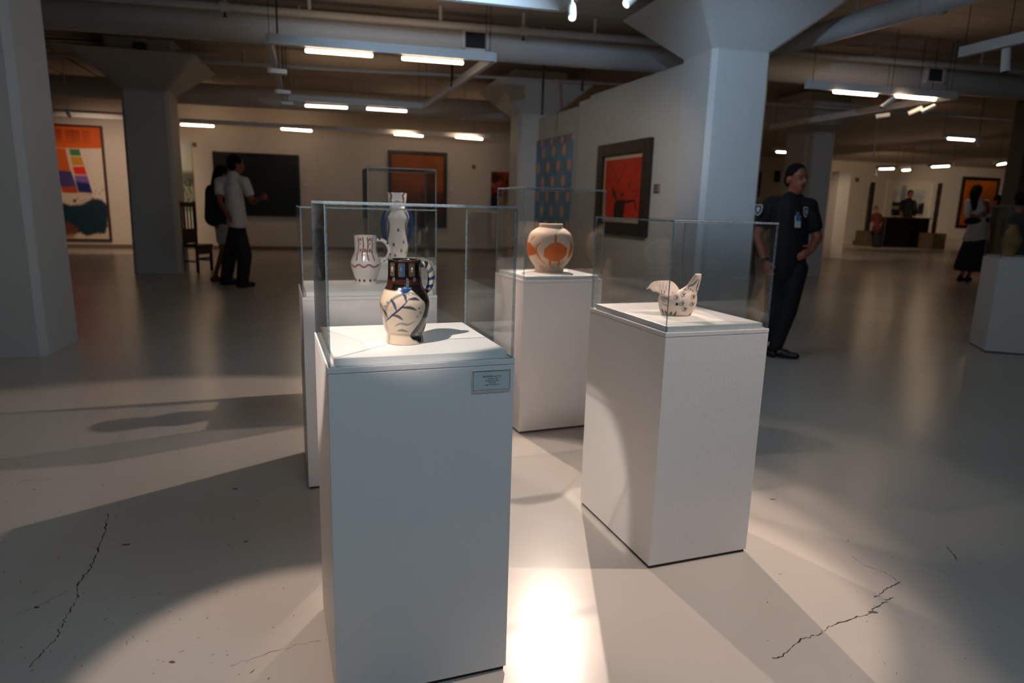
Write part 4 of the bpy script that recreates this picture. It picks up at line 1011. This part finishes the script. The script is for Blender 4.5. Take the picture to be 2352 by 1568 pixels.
# ================================================================== PEOPLE
def _axis_frame(d):
    d = d.normalized(); a = d.orthogonal().normalized(); return a, d.cross(a)
def capsule(b, p0, p1, r0, r1, flat=1., fdir=None, n=14):
    p0, p1 = Vector(p0), Vector(p1); d = p1-p0; L = d.length
    if L < 1e-5: d = V(0, 0, 1); L = 1e-5
    dn = d.normalized(); a, c = _axis_frame(dn); rings = []
    prof = [(-r0*math.cos(t), r0*math.sin(t)) for t in (0.0, .4, .8, 1.2)] + [(0, r0), (L*.5, (r0+r1)/2), (L, r1)] + [(L + r1*math.cos(t), r1*math.sin(t)) for t in (1.2, .8, .4, 0.0)]
    for h, r in prof:
        r = max(r, .0005); ring = []
        for k in range(n):
            o = (a*math.cos(2*math.pi*k/n) + c*math.sin(2*math.pi*k/n))*r
            if fdir is not None: o = o + fdir*(o.dot(fdir)*(flat-1))
            ring.append(b.verts.new(p0 + dn*h + o))
        rings.append(ring)
    for x, y in zip(rings, rings[1:]):
        for k in range(n): b.faces.new((x[k], x[(k+1) % n], y[(k+1) % n], y[k]))
    b.faces.new(list(reversed(rings[0]))); b.faces.new(rings[-1])
def ellipsoid(b, c, r, rot=None):
    m = Matrix.Translation(c) @ (rot.to_4x4() if rot is not None else Matrix.Identity(4)) @ Matrix.Diagonal((*r, 1))
    bmesh.ops.create_uvsphere(b, u_segments=18, v_segments=12, radius=1, matrix=m)
def meld(name, b, m, parent, voxel=.01, smooth=5):
    """melds overlapping shapes into one continuous skin"""
    me = bpy.data.meshes.new(name); bmesh.ops.recalc_face_normals(b, faces=b.faces); b.to_mesh(me); b.free()
    o = bpy.data.objects.new(name, me); COL.objects.link(o)
    r = o.modifiers.new('r', 'REMESH'); r.mode = 'VOXEL'; r.voxel_size = voxel; r.use_smooth_shade = True
    s = o.modifiers.new('s', 'SMOOTH'); s.iterations = smooth; s.factor = .5
    dg = bpy.context.evaluated_depsgraph_get(); m2 = bpy.data.meshes.new_from_object(o.evaluated_get(dg))
    bpy.data.objects.remove(o); bpy.data.meshes.remove(me); m2.materials.clear()
    return link(name, m2, m, parent, smooth=True)
def hand(b, wrist, tip_dir, palm_n, side, s=1., curl=.35):
    """palm and five fingers; tip_dir where fingers point, palm_n palm normal, side towards the thumb"""
    t, n, sd = Vector(tip_dir).normalized(), Vector(palm_n).normalized(), Vector(side).normalized()
    pc_ = Vector(wrist) + t*.048*s
    capsule(b, Vector(wrist), pc_ + t*.035*s, .027*s, .040*s, .5, n, 12)
    for k, (off, ln) in enumerate(((.030, .066), (.010, .074), (-.011, .068), (-.031, .054))):
        base = pc_ + t*.032*s + sd*off*s; ln *= s
        q1 = base + (t*math.cos(curl*.5) + n*math.sin(curl*.5))*ln*.5; q2 = q1 + (t*math.cos(curl*1.8) + n*math.sin(curl*1.8))*ln*.5
        capsule(b, base, q1, .0098*s, .009*s, n=8); capsule(b, q1, q2, .009*s, .0078*s, n=8)
    b0 = Vector(wrist) + t*.022*s + sd*.026*s; b1 = b0 + (t*.55 + sd*.75 + n*.25).normalized()*.04*s; b2 = b1 + (t*.9 + sd*.3 + n*.3).normalized()*.034*s
    capsule(b, b0, b1, .013*s, .011*s, n=8); capsule(b, b1, b2, .011*s, .009*s, n=8)
def head_shape(b, c, look, s=1.):
    """skull, jaw, nose, ears; c centre of the head"""
    f = Vector(look).normalized(); f.z = 0; f.normalize(); u = V(0, 0, 1); r_ = f.cross(u)
    rot = Matrix((r_, f, u)).transposed()
    ellipsoid(b, c + u*.025*s, (.076*s, .096*s, .098*s), rot)
    ellipsoid(b, c + f*.022*s - u*.045*s, (.060*s, .074*s, .078*s), rot)
    ellipsoid(b, c + f*.062*s - u*.088*s, (.030*s, .026*s, .026*s), rot)      # chin
    capsule(b, c + f*.092*s + u*.012*s, c + f*.108*s - u*.024*s, .010*s, .015*s, n=8)   # nose
    capsule(b, c + f*.084*s + u*.026*s + r_*.03*s, c + f*.084*s + u*.026*s - r_*.03*s, .014*s, .014*s, n=8)  # brow
    for k in (-1, 1): ellipsoid(b, c + r_*(k*.079*s) - u*.012*s - f*.008*s, (.010*s, .022*s, .033*s), rot)
    return f, r_, u
def face_parts(t, c, look, s=1.):
    f = Vector(look).normalized(); u = V(0, 0, 1); r_ = f.cross(u)
    for k in (-1, 1):
        b = bm_new(); ellipsoid(b, c + f*.083*s + r_*(k*.031*s) + u*.002*s, (.011*s, .0095*s, .0065*s)); e = link('eye', b, 'eye_white', t, smooth=True)
        b = bm_new(); ellipsoid(b, c + f*.0905*s + r_*(k*.031*s) + u*.002*s, (.006*s, .004*s, .0055*s)); link('iris', b, 'eye_dark', e, smooth=True)
        b = bm_new(); capsule(b, c + f*.094*s + r_*(k*.018*s) + u*.026*s, c + f*.084*s + r_*(k*.05*s) + u*.024*s, .005*s, .004*s, n=8); link('eyebrow', b, 'hair_dark', t, smooth=True)
    b = bm_new(); capsule(b, c + f*.090*s - u*.056*s - r_*.02*s, c + f*.090*s - u*.056*s + r_*.02*s, .0065*s, .0065*s, n=8); link('mouth', b, 'lip', t, smooth=True)

# ---- the guard
GY = 6.1
G = lambda x, y, dy=0.: atd(x, y, GY+dy)
foot = atz(1785, 820, 0)
t = thing('person', 'person in black short-sleeved uniform with sleeve patches and badge, standing by the column', 'person', (foot.x, foot.y, 0))
fd = V(.40, -.92, 0).normalized()                       # body turned to the picture's right, towards the viewer
look = V(.34, -.94, 0)
hc = G(1829, 411); neck = G(1822, 452); chest = G(1817, 500); belly = G(1812, 560); hip = G(1806, 622, .02)
sR, sL = G(1770, 470, .06), G(1858, 474, -.02)
eR, wR = G(1740, 540, -.02), G(1757, 597, -.14); hR = G(1765, 628, -.18)
eL, wL = G(1877, 545, -.04), G(1864, 574, -.16); hLd = G(1834, 592, -.22)
hipR, hipL = G(1786, 632, .06), G(1826, 632, -.02); kR, kL = G(1775, 722, .02), G(1810, 712, -.06)
aR = atd(1742, 803, GY+.10); aL = atd(1780, 796, GY-.02)
aR.z, aL.z = .09, .09
b = bm_new()
head_shape(b, hc, look, 1.02)
capsule(b, hc - V(0, 0, .07), neck - V(0, 0, .05), .058, .064)
capsule(b, neck - V(0, 0, .07), chest, .12, .135, .7, fd); capsule(b, chest, belly, .14, .145, .75, fd); capsule(b, belly, hip, .145, .145, .75, fd)
for s_, e_, w_ in ((sR, eR, wR), (sL, eL, wL)):
    capsule(b, neck - V(0, 0, .06), s_, .07, .056); capsule(b, s_, e_, .052, .044); capsule(b, e_, w_, .044, .029)
for h_, k_2, a_ in ((hipR, kR, aR), (hipL, kL, aL)):
    capsule(b, h_, k_2, .080, .056); capsule(b, k_2, a_, .052, .036); capsule(b, a_, a_ + V(fd.x*.05, fd.y*.05, -.04), .034, .022)
hand(b, wR, hR - wR, V(.2, -1, 0).cross(V(0, 0, 1))*.2 + V(.6, .4, .1), V(.7, -.7, 0), 1.0, .4)
hand(b, wL, hLd - wL, V(-.3, .8, -.3), V(-.1, -.2, 1), 1.0, .45)
meld('body', b, 'skin', t, .0062, 3)
face_parts(t, hc, look, 1.02)
b = bm_new(); f_, r_ = look.normalized(), look.normalized().cross(V(0, 0, 1)); rot = Matrix((r_, f_, V(0, 0, 1))).transposed()
ellipsoid(b, hc + V(0, 0, .047) - f_*.012, (.085, .096, .092), rot); ellipsoid(b, hc - f_*.05 + V(0, 0, -.005), (.079, .058, .07), rot)
bmesh.ops.bisect_plane(b, geom=b.verts[:]+b.edges[:]+b.faces[:], plane_co=hc + f_*.062 + V(0, 0, .045), plane_no=(f_*1. - V(0, 0, .55)).normalized(), clear_outer=True)
link('hair', b, 'hair_grey', t, smooth=True)
b = bm_new()
capsule(b, neck - V(0, 0, .075), chest, .135, .185, .68, fd); capsule(b, chest, belly, .185, .188, .72, fd); capsule(b, belly, hip + V(0, 0, .02), .188, .180, .74, fd); capsule(b, sR + V(0, 0, -.01), sL + V(0, 0, -.01), .078, .078)
for s_, e_ in ((sR, eR), (sL, eL)):
    capsule(b, neck - V(0, 0, .075), s_, .088, .078); capsule(b, s_, s_.lerp(e_, .62), .074, .072)
capsule(b, neck - V(0, 0, .03), neck - V(0, 0, .06), .074, .10, .9, fd)
meld('shirt', b, 'cloth_black', t, .009, 4)
for k in (-1, 1):
    b = bm_new(); rr = fd.cross(V(0, 0, 1)); c0 = neck - V(0, 0, .035); capsule(b, c0 - fd*.05 + rr*k*.055 + V(0, 0, .03), c0 + fd*.055 + rr*k*.045 - V(0, 0, .02), .02, .022); capsule(b, c0 + fd*.055 + rr*k*.045 - V(0, 0, .02), c0 + fd*.098 + rr*k*.03 - V(0, 0, .075), .02, .012); meld('collar', b, 'cloth_black', t, .006, 2)
b = bm_new()
capsule(b, belly - V(0, 0, .08), hip, .165, .168, .74, fd)
for h_, k_2, a_ in ((hipR, kR, aR), (hipL, kL, aL)):
    capsule(b, h_ + V(0, 0, .06), k_2, .108, .082); capsule(b, k_2, a_ - V(0, 0, .015), .080, .062)
meld('trousers', b, 'cloth_black', t, .009, 4)
for a_, dv in ((aR, fd), (aL, V(.8, -.6, 0).normalized())):
    b = bm_new(); g = V(a_.x, a_.y, 0)
    capsule(b, g - dv*.07 + V(0, 0, .048), g + dv*.10 + V(0, 0, .042), .046, .045, .95, V(0, 0, 1)); capsule(b, g + dv*.08 + V(0, 0, .036), g + dv*.19 + V(0, 0, .034), .046, .034, .9, V(0, 0, 1)); capsule(b, g + V(0, 0, .05), g + V(0, 0, .09), .05, .047)
    meld('shoe', b, 'shoe_black', t, .007, 3)
def patch(name, p, n, w, h, m, par, shield=True, th=.004):
    n = Vector(n).normalized(); u = (V(0, 0, 1) - n*n.z).normalized(); r_ = u.cross(n)
    if shield: P2 = [(-.5, .38), (-.25, .5), (0, .44), (.25, .5), (.5, .38), (.46, -.1), (.25, -.38), (0, -.5), (-.25, -.38), (-.46, -.1)]
    else: P2 = [(-.5, -.5), (.5, -.5), (.5, .5), (-.5, .5)]
    b = bm_new(); lo = [b.verts.new(p + r_*x*w + u*y*h) for x, y in P2]; hi = [b.verts.new(p + r_*x*w + u*y*h + n*th) for x, y in P2]
    b.faces.new(hi); k = len(P2)
    for i in range(k): b.faces.new((lo[i], lo[(i+1) % k], hi[(i+1) % k], hi[i]))
    return link(name, b, m, par)
pR = G(1741, 482, -.045); e = patch('sleeve_patch', pR, V(-.35, -1, .25), .075, .105, 'patch_silver', t); patch('patch_field', pR + V(-.35, -1, .25).normalized()*.004, V(-.35, -1, .25), .055, .082, 'patch_dark', e); patch('patch_emblem', pR + V(-.35, -1, .25).normalized()*.008, V(-.35, -1, .25), .030, .05, 'patch_silver', e)
pL = G(1850, 487, -.165); nL = V(.45, -1, .1); e = patch('chest_badge', pL, nL, .055, .095, 'patch_silver', t); patch('patch_field', pL + nL.normalized()*.004, nL, .038, .07, 'patch_dark', e); patch('patch_emblem', pL + nL.normalized()*.008, nL, .02, .04, 'patch_silver', e)
bp = G(1832, 509, -.25); e = patch('identity_card', bp, V(.3, -1, .12), .058, .100, 'badge_white', t, False); patch('card_header', bp + V(0, 0, .026) + V(.3, -1, .12).normalized()*.004, V(.3, -1, .12), .054, .042, 'badge_blue', e, False, .002); patch('card_strip', bp - V(0, 0, .042) + V(.3, -1, .12).normalized()*.004, V(.3, -1, .12), .054, .012, 'badge_red', e, False, .002)
b = bm_new(); tube(b, [bp + V(0, 0, .05), bp + V(0, .02, .075)], .012, 8); link('badge_clip', b, 'frame_steel', t)
b = bm_new(); tube(b, [wR - (hR-wR).normalized()*.012, wR + (hR-wR).normalized()*.008], .036, 16); link('bracelet', b, 'cable_black', t)

# ---- generic builder for the smaller figures
def figure(label, Y, px, looks, top, bottom, hair='hair_dark', skin='skin', skirt=None, shoe='shoe_black', voxel=.012, bag=None, face=True, long_hair=False, sleeve=.6, wide=0., hands=True, seat=False):
    """px: dict of pixel joints (x,y[,depth offset]); all at forward distance Y"""
    J = {k: atd(v[0], v[1], Y + (v[2] if len(v) > 2 else 0)) for k, v in px.items() if k != 'short'}
    s = (J['head'].z - min(J['aR'].z, J['aL'].z)) / 1.56
    g = atd(px['aL'][0], px['aL'][1], Y)
    t = thing('person', label, 'person', (g.x, g.y, 0)); lk = Vector(looks).normalized(); fd = V(lk.x, lk.y, 0).normalized()
    b = bm_new(); head_shape(b, J['head'], lk, s); capsule(b, J['head'] - V(0, 0, .06*s), J['neck'] - V(0, 0, .05*s), .052*s, .058*s)
    capsule(b, J['neck'] - V(0, 0, .07*s), J['chest'], .10*s, .115*s, .68, fd); capsule(b, J['chest'], J['hip'], .115*s, .125*s, .75, fd)
    for q in 'RL':
        capsule(b, J['neck'] - V(0, 0, .06*s), J['s'+q], .06*s, .048*s); capsule(b, J['s'+q], J['e'+q], .044*s, .037*s); capsule(b, J['e'+q], J['w'+q], .036*s, .025*s)
        hp = J['hip'] + (J['k'+q]-J['hip'])*.12; capsule(b, hp, J['k'+q], .072*s, .05*s); capsule(b, J['k'+q], J['a'+q], .047*s, .033*s)
        if hands:
            d = (J['h'+q]-J['w'+q]); hand(b, J['w'+q], d, V(-.2, .5, -.6), V(.2, -.3, .8), s)
    meld('body', b, skin, t, voxel*.75, 3)
    if face: face_parts(t, J['head'], lk, s)
    b = bm_new(); rot = Matrix((lk.cross(V(0, 0, 1)), V(lk.x, lk.y, 0).normalized(), V(0, 0, 1))).transposed()
    ellipsoid(b, J['head'] + V(0, 0, .042*s) - fd*.012*s, (.088*s, .098*s, .092*s), rot); ellipsoid(b, J['head'] - fd*.045*s, (.083*s, .064*s, .082*s), rot)
    bmesh.ops.bisect_plane(b, geom=b.verts[:]+b.edges[:]+b.faces[:], plane_co=J['head'] + fd*.06*s + V(0, 0, .04*s), plane_no=(fd - V(0, 0, .55)).normalized(), clear_outer=True)
    if long_hair: capsule(b, J['head'] - fd*.06*s, J['neck'] - fd*.10*s - V(0, 0, .16*s), .08*s, .06*s)
    link('hair', b, hair, t, smooth=True)
    b = bm_new(); capsule(b, J['neck'] - V(0, 0, .065*s), J['chest'], .118*s, .145*s, .72, fd); capsule(b, J['chest'], J['hip'] + V(0, 0, .06*s), .145*s, (.145+wide)*s, .78, fd)
    for q in 'RL': capsule(b, J['neck'] - V(0, 0, .075*s), J['s'+q], .076*s, .066*s); capsule(b, J['s'+q], J['s'+q].lerp(J['e'+q], sleeve), .064*s, .062*s)
    meld('top', b, top, t, voxel, 4)
    b = bm_new()
    if skirt:
        hem = V(*J['hem']); capsule(b, J['hip'] + V(0, 0, .1*s), J['hip'], .13*s, .15*s, .8, fd); capsule(b, J['hip'], hem + V(0, 0, .1), .155*s, skirt*s, .85, fd)
        bmesh.ops.bisect_plane(b, geom=b.verts[:]+b.edges[:]+b.faces[:], plane_co=hem, plane_no=(0, 0, -1), clear_outer=True)
        link('skirt', b, bottom, t, smooth=True)
    else:
        capsule(b, J['hip'] + V(0, 0, .12*s), J['hip'], .135*s, .140*s, .8, fd)
        for q in 'RL':
            hp = J['hip'] + (J['k'+q]-J['hip'])*.14; kn = J['k'+q]; an = J['a'+q]
            if px.get('short'): capsule(b, hp, hp.lerp(kn, px['short']), .098*s, .088*s)
            else: capsule(b, hp, kn, .100*s, (.080+wide)*s); capsule(b, kn, an + V(0, 0, .0), (.080+wide)*s, (.064+wide)*s)
        meld('shorts' if px.get('short') else 'trousers', b, bottom, t, voxel, 4)
    for q in 'RL':
        a = J['a'+q]; gz = a.z - .085*s; gz = gz if gz > .14 else 0.; gg = V(a.x, a.y, gz); dv = fd
        b = bm_new(); capsule(b, gg - dv*.05*s + V(0, 0, .040*s), gg + dv*.14*s + V(0, 0, .036*s), .042*s, .035*s); capsule(b, gg + V(0, 0, .04*s), gg + V(0, 0, .085*s), .042*s, .04*s); meld('shoe', b, shoe, t, voxel*.8, 3)
    return t, J, s
# ---- couple before the dark painting
figure('person in white T-shirt and wide black trousers gesturing at the dark painting', 9.95,
       dict(head=(541, 378), neck=(535, 399), chest=(536, 440), hip=(545, 520), sR=(503, 418, .05), sL=(562, 417, -.05), eR=(505, 462, -.12), wR=(520, 490, -.25), hR=(528, 500, -.3), eL=(580, 464, -.08), wL=(597, 456, -.22), hL=(610, 451, -.28),
            kR=(528, 588, .10), kL=(562, 585, -.06), aR=(519, 643, .22), aL=(557, 653, .0)), (.75, .65, 0), 'cloth_white', 'cloth_black', skin='skin_dark', wide=.014, sleeve=.55)
tw, Jw, sw = figure('person in black top and white shorts close behind the one in the T-shirt', 10.35,
       dict(head=(511, 400), neck=(505, 420), chest=(502, 452), hip=(510, 518), sR=(484, 434, .05), sL=(522, 432, 0.1), eR=(486, 475, -.05), wR=(494, 500, -.12), hR=(498, 512, -.15), eL=(522, 478, .1), wL=(524, 502, .1), hL=(526, 512, .1),
            kR=(512, 575, -.02), kL=(528, 580, .12), aR=(496, 627, .2), aL=(528, 640, .1), short=.5), (.75, .65, 0), 'cloth_navy', 'cloth_cream', skin='skin_dark', long_hair=True, sleeve=.9, shoe='shoe_red')
b = bm_new(); p0 = atd(489, 475, 10.15); capsule(b, p0 + V(0, 0, .22), p0 - V(0, 0, .16), .10, .13, .6, V(.6, -.8, 0)); meld('shoulder_bag', b, 'cloth_black', tw, .012, 4)
# ---- woman in white blouse at the right
tw, Jw, sw = figure('person in white blouse and long black skirt looking at a phone before the orange picture', 14.2,
       dict(head=(2243, 441), neck=(2243, 456), chest=(2244, 482), hip=(2244, 530), sR=(2224, 465), sL=(2264, 466), eR=(2222, 492, -.1), wR=(2246, 497, -.25), hR=(2256, 492, -.28), eL=(2270, 492, -.1), wL=(2268, 476, -.25), hL=(2264, 466, -.28),
            kR=(2228, 585), kL=(2240, 585), aR=(2205, 640), aL=(2222, 642), hem=(2232, 622)), (.8, .6, 0), 'cloth_white', 'cloth_black', skin='skin_dark', skirt=.30, long_hair=True, sleeve=1., voxel=.014)
b = bm_new(); capsule(b, atd(2226, 508, 14.15), atd(2264, 505, 14.15), .10, .10, .7, V(0, 0, 1)); meld('belt', b, 'cloth_black', tw, .014, 3)
b = bm_new(); hp = atd(2245, 525, 14.2); capsule(b, hp, hp - V(0, 0, .22), .19, .24, .8, V(.8, .6, 0)); bmesh.ops.bisect_plane(b, geom=b.verts[:]+b.edges[:]+b.faces[:], plane_co=hp - V(0, 0, .22), plane_no=(.25, 0, -1), clear_outer=True); link('blouse_hem', b, 'cloth_cream', tw, smooth=True)
figure('person in dark red and black half hidden behind the right-hand pedestal', 15.2,
       dict(head=(2290, 462), neck=(2289, 476), chest=(2288, 500), hip=(2286, 545), sR=(2273, 486), sL=(2304, 486), eR=(2270, 512), wR=(2274, 532, -.15), hR=(2279, 540, -.18), eL=(2308, 512), wL=(2304, 532, -.1), hL=(2300, 540, -.12),
            kR=(2277, 590), kL=(2290, 590), aR=(2273, 628), aL=(2288, 630)), (-.7, .7, 0), 'cloth_black', 'cloth_red', voxel=.016, hands=False, face=False)
figure('dark-haired person beyond the right-hand case, seen as a head top', 9.5,
       dict(head=(2344, 462), neck=(2342, 492), chest=(2340, 530), hip=(2330, 600), sR=(2312, 508), sL=(2370, 510), eR=(2306, 560), wR=(2306, 600, -.1), hR=(2306, 616, -.12), eL=(2372, 562), wL=(2366, 600), hL=(2364, 616),
            kR=(2318, 665), kL=(2338, 665), aR=(2308, 716), aL=(2330, 718)), (.3, .95, 0), 'cloth_black', 'cloth_navy', voxel=.014, hands=False, face=False)
# ---- person at the far desk, seated visitor, person behind the centre column
DK = atz(2077, 568, 0); DY = DK.y - .9
figure('person in black standing behind the far desk', DK.y+1.25,
       dict(head=(2091, 446), neck=(2088, 457), chest=(2085, 475), hip=(2080, 512), sR=(2073, 464), sL=(2100, 465), eR=(2068, 484, -.1), wR=(2073, 498, -.3), hR=(2077, 500, -.4), eL=(2102, 486, -.1), wL=(2100, 498, -.3), hL=(2098, 500, -.4),
            kR=(2074, 540), kL=(2086, 540), aR=(2072, 562), aL=(2084, 562)), (-.2, -1, 0), 'cloth_black', 'cloth_black', voxel=.02, hands=False, sleeve=1., wide=.03)
figure('person in dark red and black standing left of the far desk', DY+.2,
       dict(head=(2012, 480), neck=(2013, 489), chest=(2014, 502), hip=(2014, 528), sR=(2005, 494), sL=(2023, 495), eR=(2003, 508), wR=(2007, 518, -.2), hR=(2010, 520, -.25), eL=(2025, 510), wL=(2022, 520, -.2), hL=(2019, 522, -.25),
            kR=(2011, 548), kL=(2017, 548), aR=(2010, 564), aL=(2016, 564)), (-.4, -.9, 0), 'cloth_red', 'cloth_black', voxel=.02, hands=False, sleeve=1., wide=.03)
figure('person in black seen at the column edge behind the guard\'s arm', 9.4,
       dict(head=(1728, 442), neck=(1726, 466), chest=(1724, 500), hip=(1716, 570), sR=(1700, 480), sL=(1746, 484), eR=(1696, 530), wR=(1698, 566), hR=(1698, 580), eL=(1748, 532), wL=(1742, 572), hL=(1740, 588),
            kR=(1704, 640), kL=(1722, 642), aR=(1692, 694), aL=(1712, 698)), (.3, .95, 0), 'cloth_black', 'cloth_navy', voxel=.014, hands=True, face=False)
# ================================================================== FURNITURE AND SCULPTURE FAR OFF
# dark chair beside the column
cb = atz(452, 624, 0); rz = R(14.5)
t = thing('chair', 'dark wooden high-backed chair standing between column and dark painting', 'chair', (cb.x-.03, cb.y+.12, 0), rz + R(66))
def cpart(nm, c, s): 
    b = bm_new(); box(b, c, s); bevel_all(b, .006, 1); link(nm, b, 'wood_dark', t, world=False)
for sx in (-1, 1):
    cpart('rear_post', (sx*.20, .14, .61), (.045, .045, 1.22)); cpart('front_leg', (sx*.20, -.14, .215), (.045, .045, .43)); cpart('side_stretcher', (sx*.20, 0, .19), (.025, .235, .03))
cpart('seat', (0, -.01, .458), (.46, .33, .05)); cpart('seat_apron', (0, -.14, .37), (.355, .03, .12)); cpart('front_stretcher', (0, -.14, .24), (.36, .025, .03))
cpart('back_rail', (0, .14, 1.17), (.36, .03, .08)); cpart('back_panel', (0, .14, .62), (.36, .022, .26))
for k in (-1, 0, 1): cpart('back_slat', (k*.09, .14, .94), (.03, .018, .38))
# far desk
dk = atz(2077, 568, 0); w_ = (atz(2117, 568, 0)-atz(2036, 568, 0)).length
t = thing('reception_desk', 'black desk with a person standing behind it', 'desk', (dk.x, dk.y, 0), R(14.5))
b = bm_new(); box(b, (0, .3, .62), (w_, .6, 1.24)); bevel_all(b, .01, 1); link('desk_body', b, 'desk_black', t, world=False)
b = bm_new(); box(b, (0, .3, 1.265), (w_+.1, .72, .05)); bevel_all(b, .01, 1); link('desk_top', b, 'desk_top', t, world=False)
def screen(label, px, py, Y, w, h, zb):
    c = atd(px, py, Y); t = thing('monitor', label, 'monitor', (c.x, c.y, zb), R(10))
    b = bm_new(); box(b, (0, 0, .1+h/2), (w, .04, h)); bevel_all(b, .01, 1); link('screen', b, 'desk_black', t, world=False)
    b = bm_new(); tube(b, [(0, .02, .004), (0, .02, .16)], .03, 8); link('stand', b, 'desk_black', t, world=False)
    b = bm_new(); box(b, (0, .02, .006), (w*.5, .2, .0115)); link('foot', b, 'desk_black', t, world=False)
dkt = V(dk.x, dk.y, 0) + BB*.3
t0 = dkt + BA*.5; b = None
def screen_at(label, p, w, h, zb):
    t = thing('monitor', label, 'monitor', (p.x, p.y, zb), R(14.5))
    b = bm_new(); box(b, (0, 0, .1+h/2), (w, .04, h)); bevel_all(b, .01, 1); link('screen', b, 'desk_black', t, world=False)
    b = bm_new(); tube(b, [(0, .045, .012), (0, .045, .2)], .02, 8); link('stand', b, 'desk_black', t, world=False)
    b = bm_new(); box(b, (0, .03, .006), (w*.5, .2, .0115)); link('foot', b, 'desk_black', t, world=False)
screen_at('black monitor on the right end of the far desk', dkt + BA*.52, .3, .2, 1.2905)
screen_at('low black monitor on the left part of the far desk', dkt - BA*.42, .34, .12, 1.2905)
c0 = atz(1962, 558, 0); t = thing('cabinet', 'black cabinet against the far wall left of the totems', 'cabinet', (c0.x, c0.y, 0), R(14.5))
b = bm_new(); box(b, (0, .25, .44), (.5, .5, .88)); bevel_all(b, .01, 1); link('carcass', b, 'desk_black', t, world=False)
for sx in (-1, 1):
    b = bm_new(); box(b, (sx*.12, -.01, .44), (.22, .02, .8)); bevel_all(b, .004, 1); dd_ = link('door', b, 'desk_black', t, world=False)
    b = bm_new(); box(b, (sx*.03, -.03, .5), (.012, .02, .12)); link('handle', b, 'frame_steel', dd_, world=False)
b = bm_new(); box(b, (0, .25, .895), (.54, .54, .028)); link('cabinet_top', b, 'desk_top', t, world=False)
def totem(label, bx, by, bw, top_px, bot_px):
    g = atz(bx, by, 0); sc = g.y/FPX; w = bw*sc; dep = w
    t = thing('totem_sculpture', label, 'sculpture', (g.x, g.y, 0), R(14.5))
    hb = atd(bx+5, bot_px[1], g.y).z; ht = atd(*top_px, g.y)
    b = bm_new(); box(b, (0, dep/2, hb/2), (w, dep, hb)); bevel_all(b, .012, 1); link('plinth', b, 'stone_plinth', t, world=False)
    pw = .13; b = bm_new()
    for k in range(9):
        z0 = hb + (ht.z-hb)*k/9; z1 = hb + (ht.z-hb)*(k+1)/9; box(b, (0, dep/2, (z0+z1)/2), (pw*(1.0 + (.10 if k % 2 else -.06)), pw*.9, (z1-z0)))
    link('shaft', b, 'bronze_dark', t, world=False)
totem('slim dark totem on a stone block left of the far desk', 1999, 565, 32, (2013, 418), (2003, 530))
totem('slim dark totem on a stone block between far desk and orange picture', 2154, 572, 38, (2177, 420), (2163, 536))
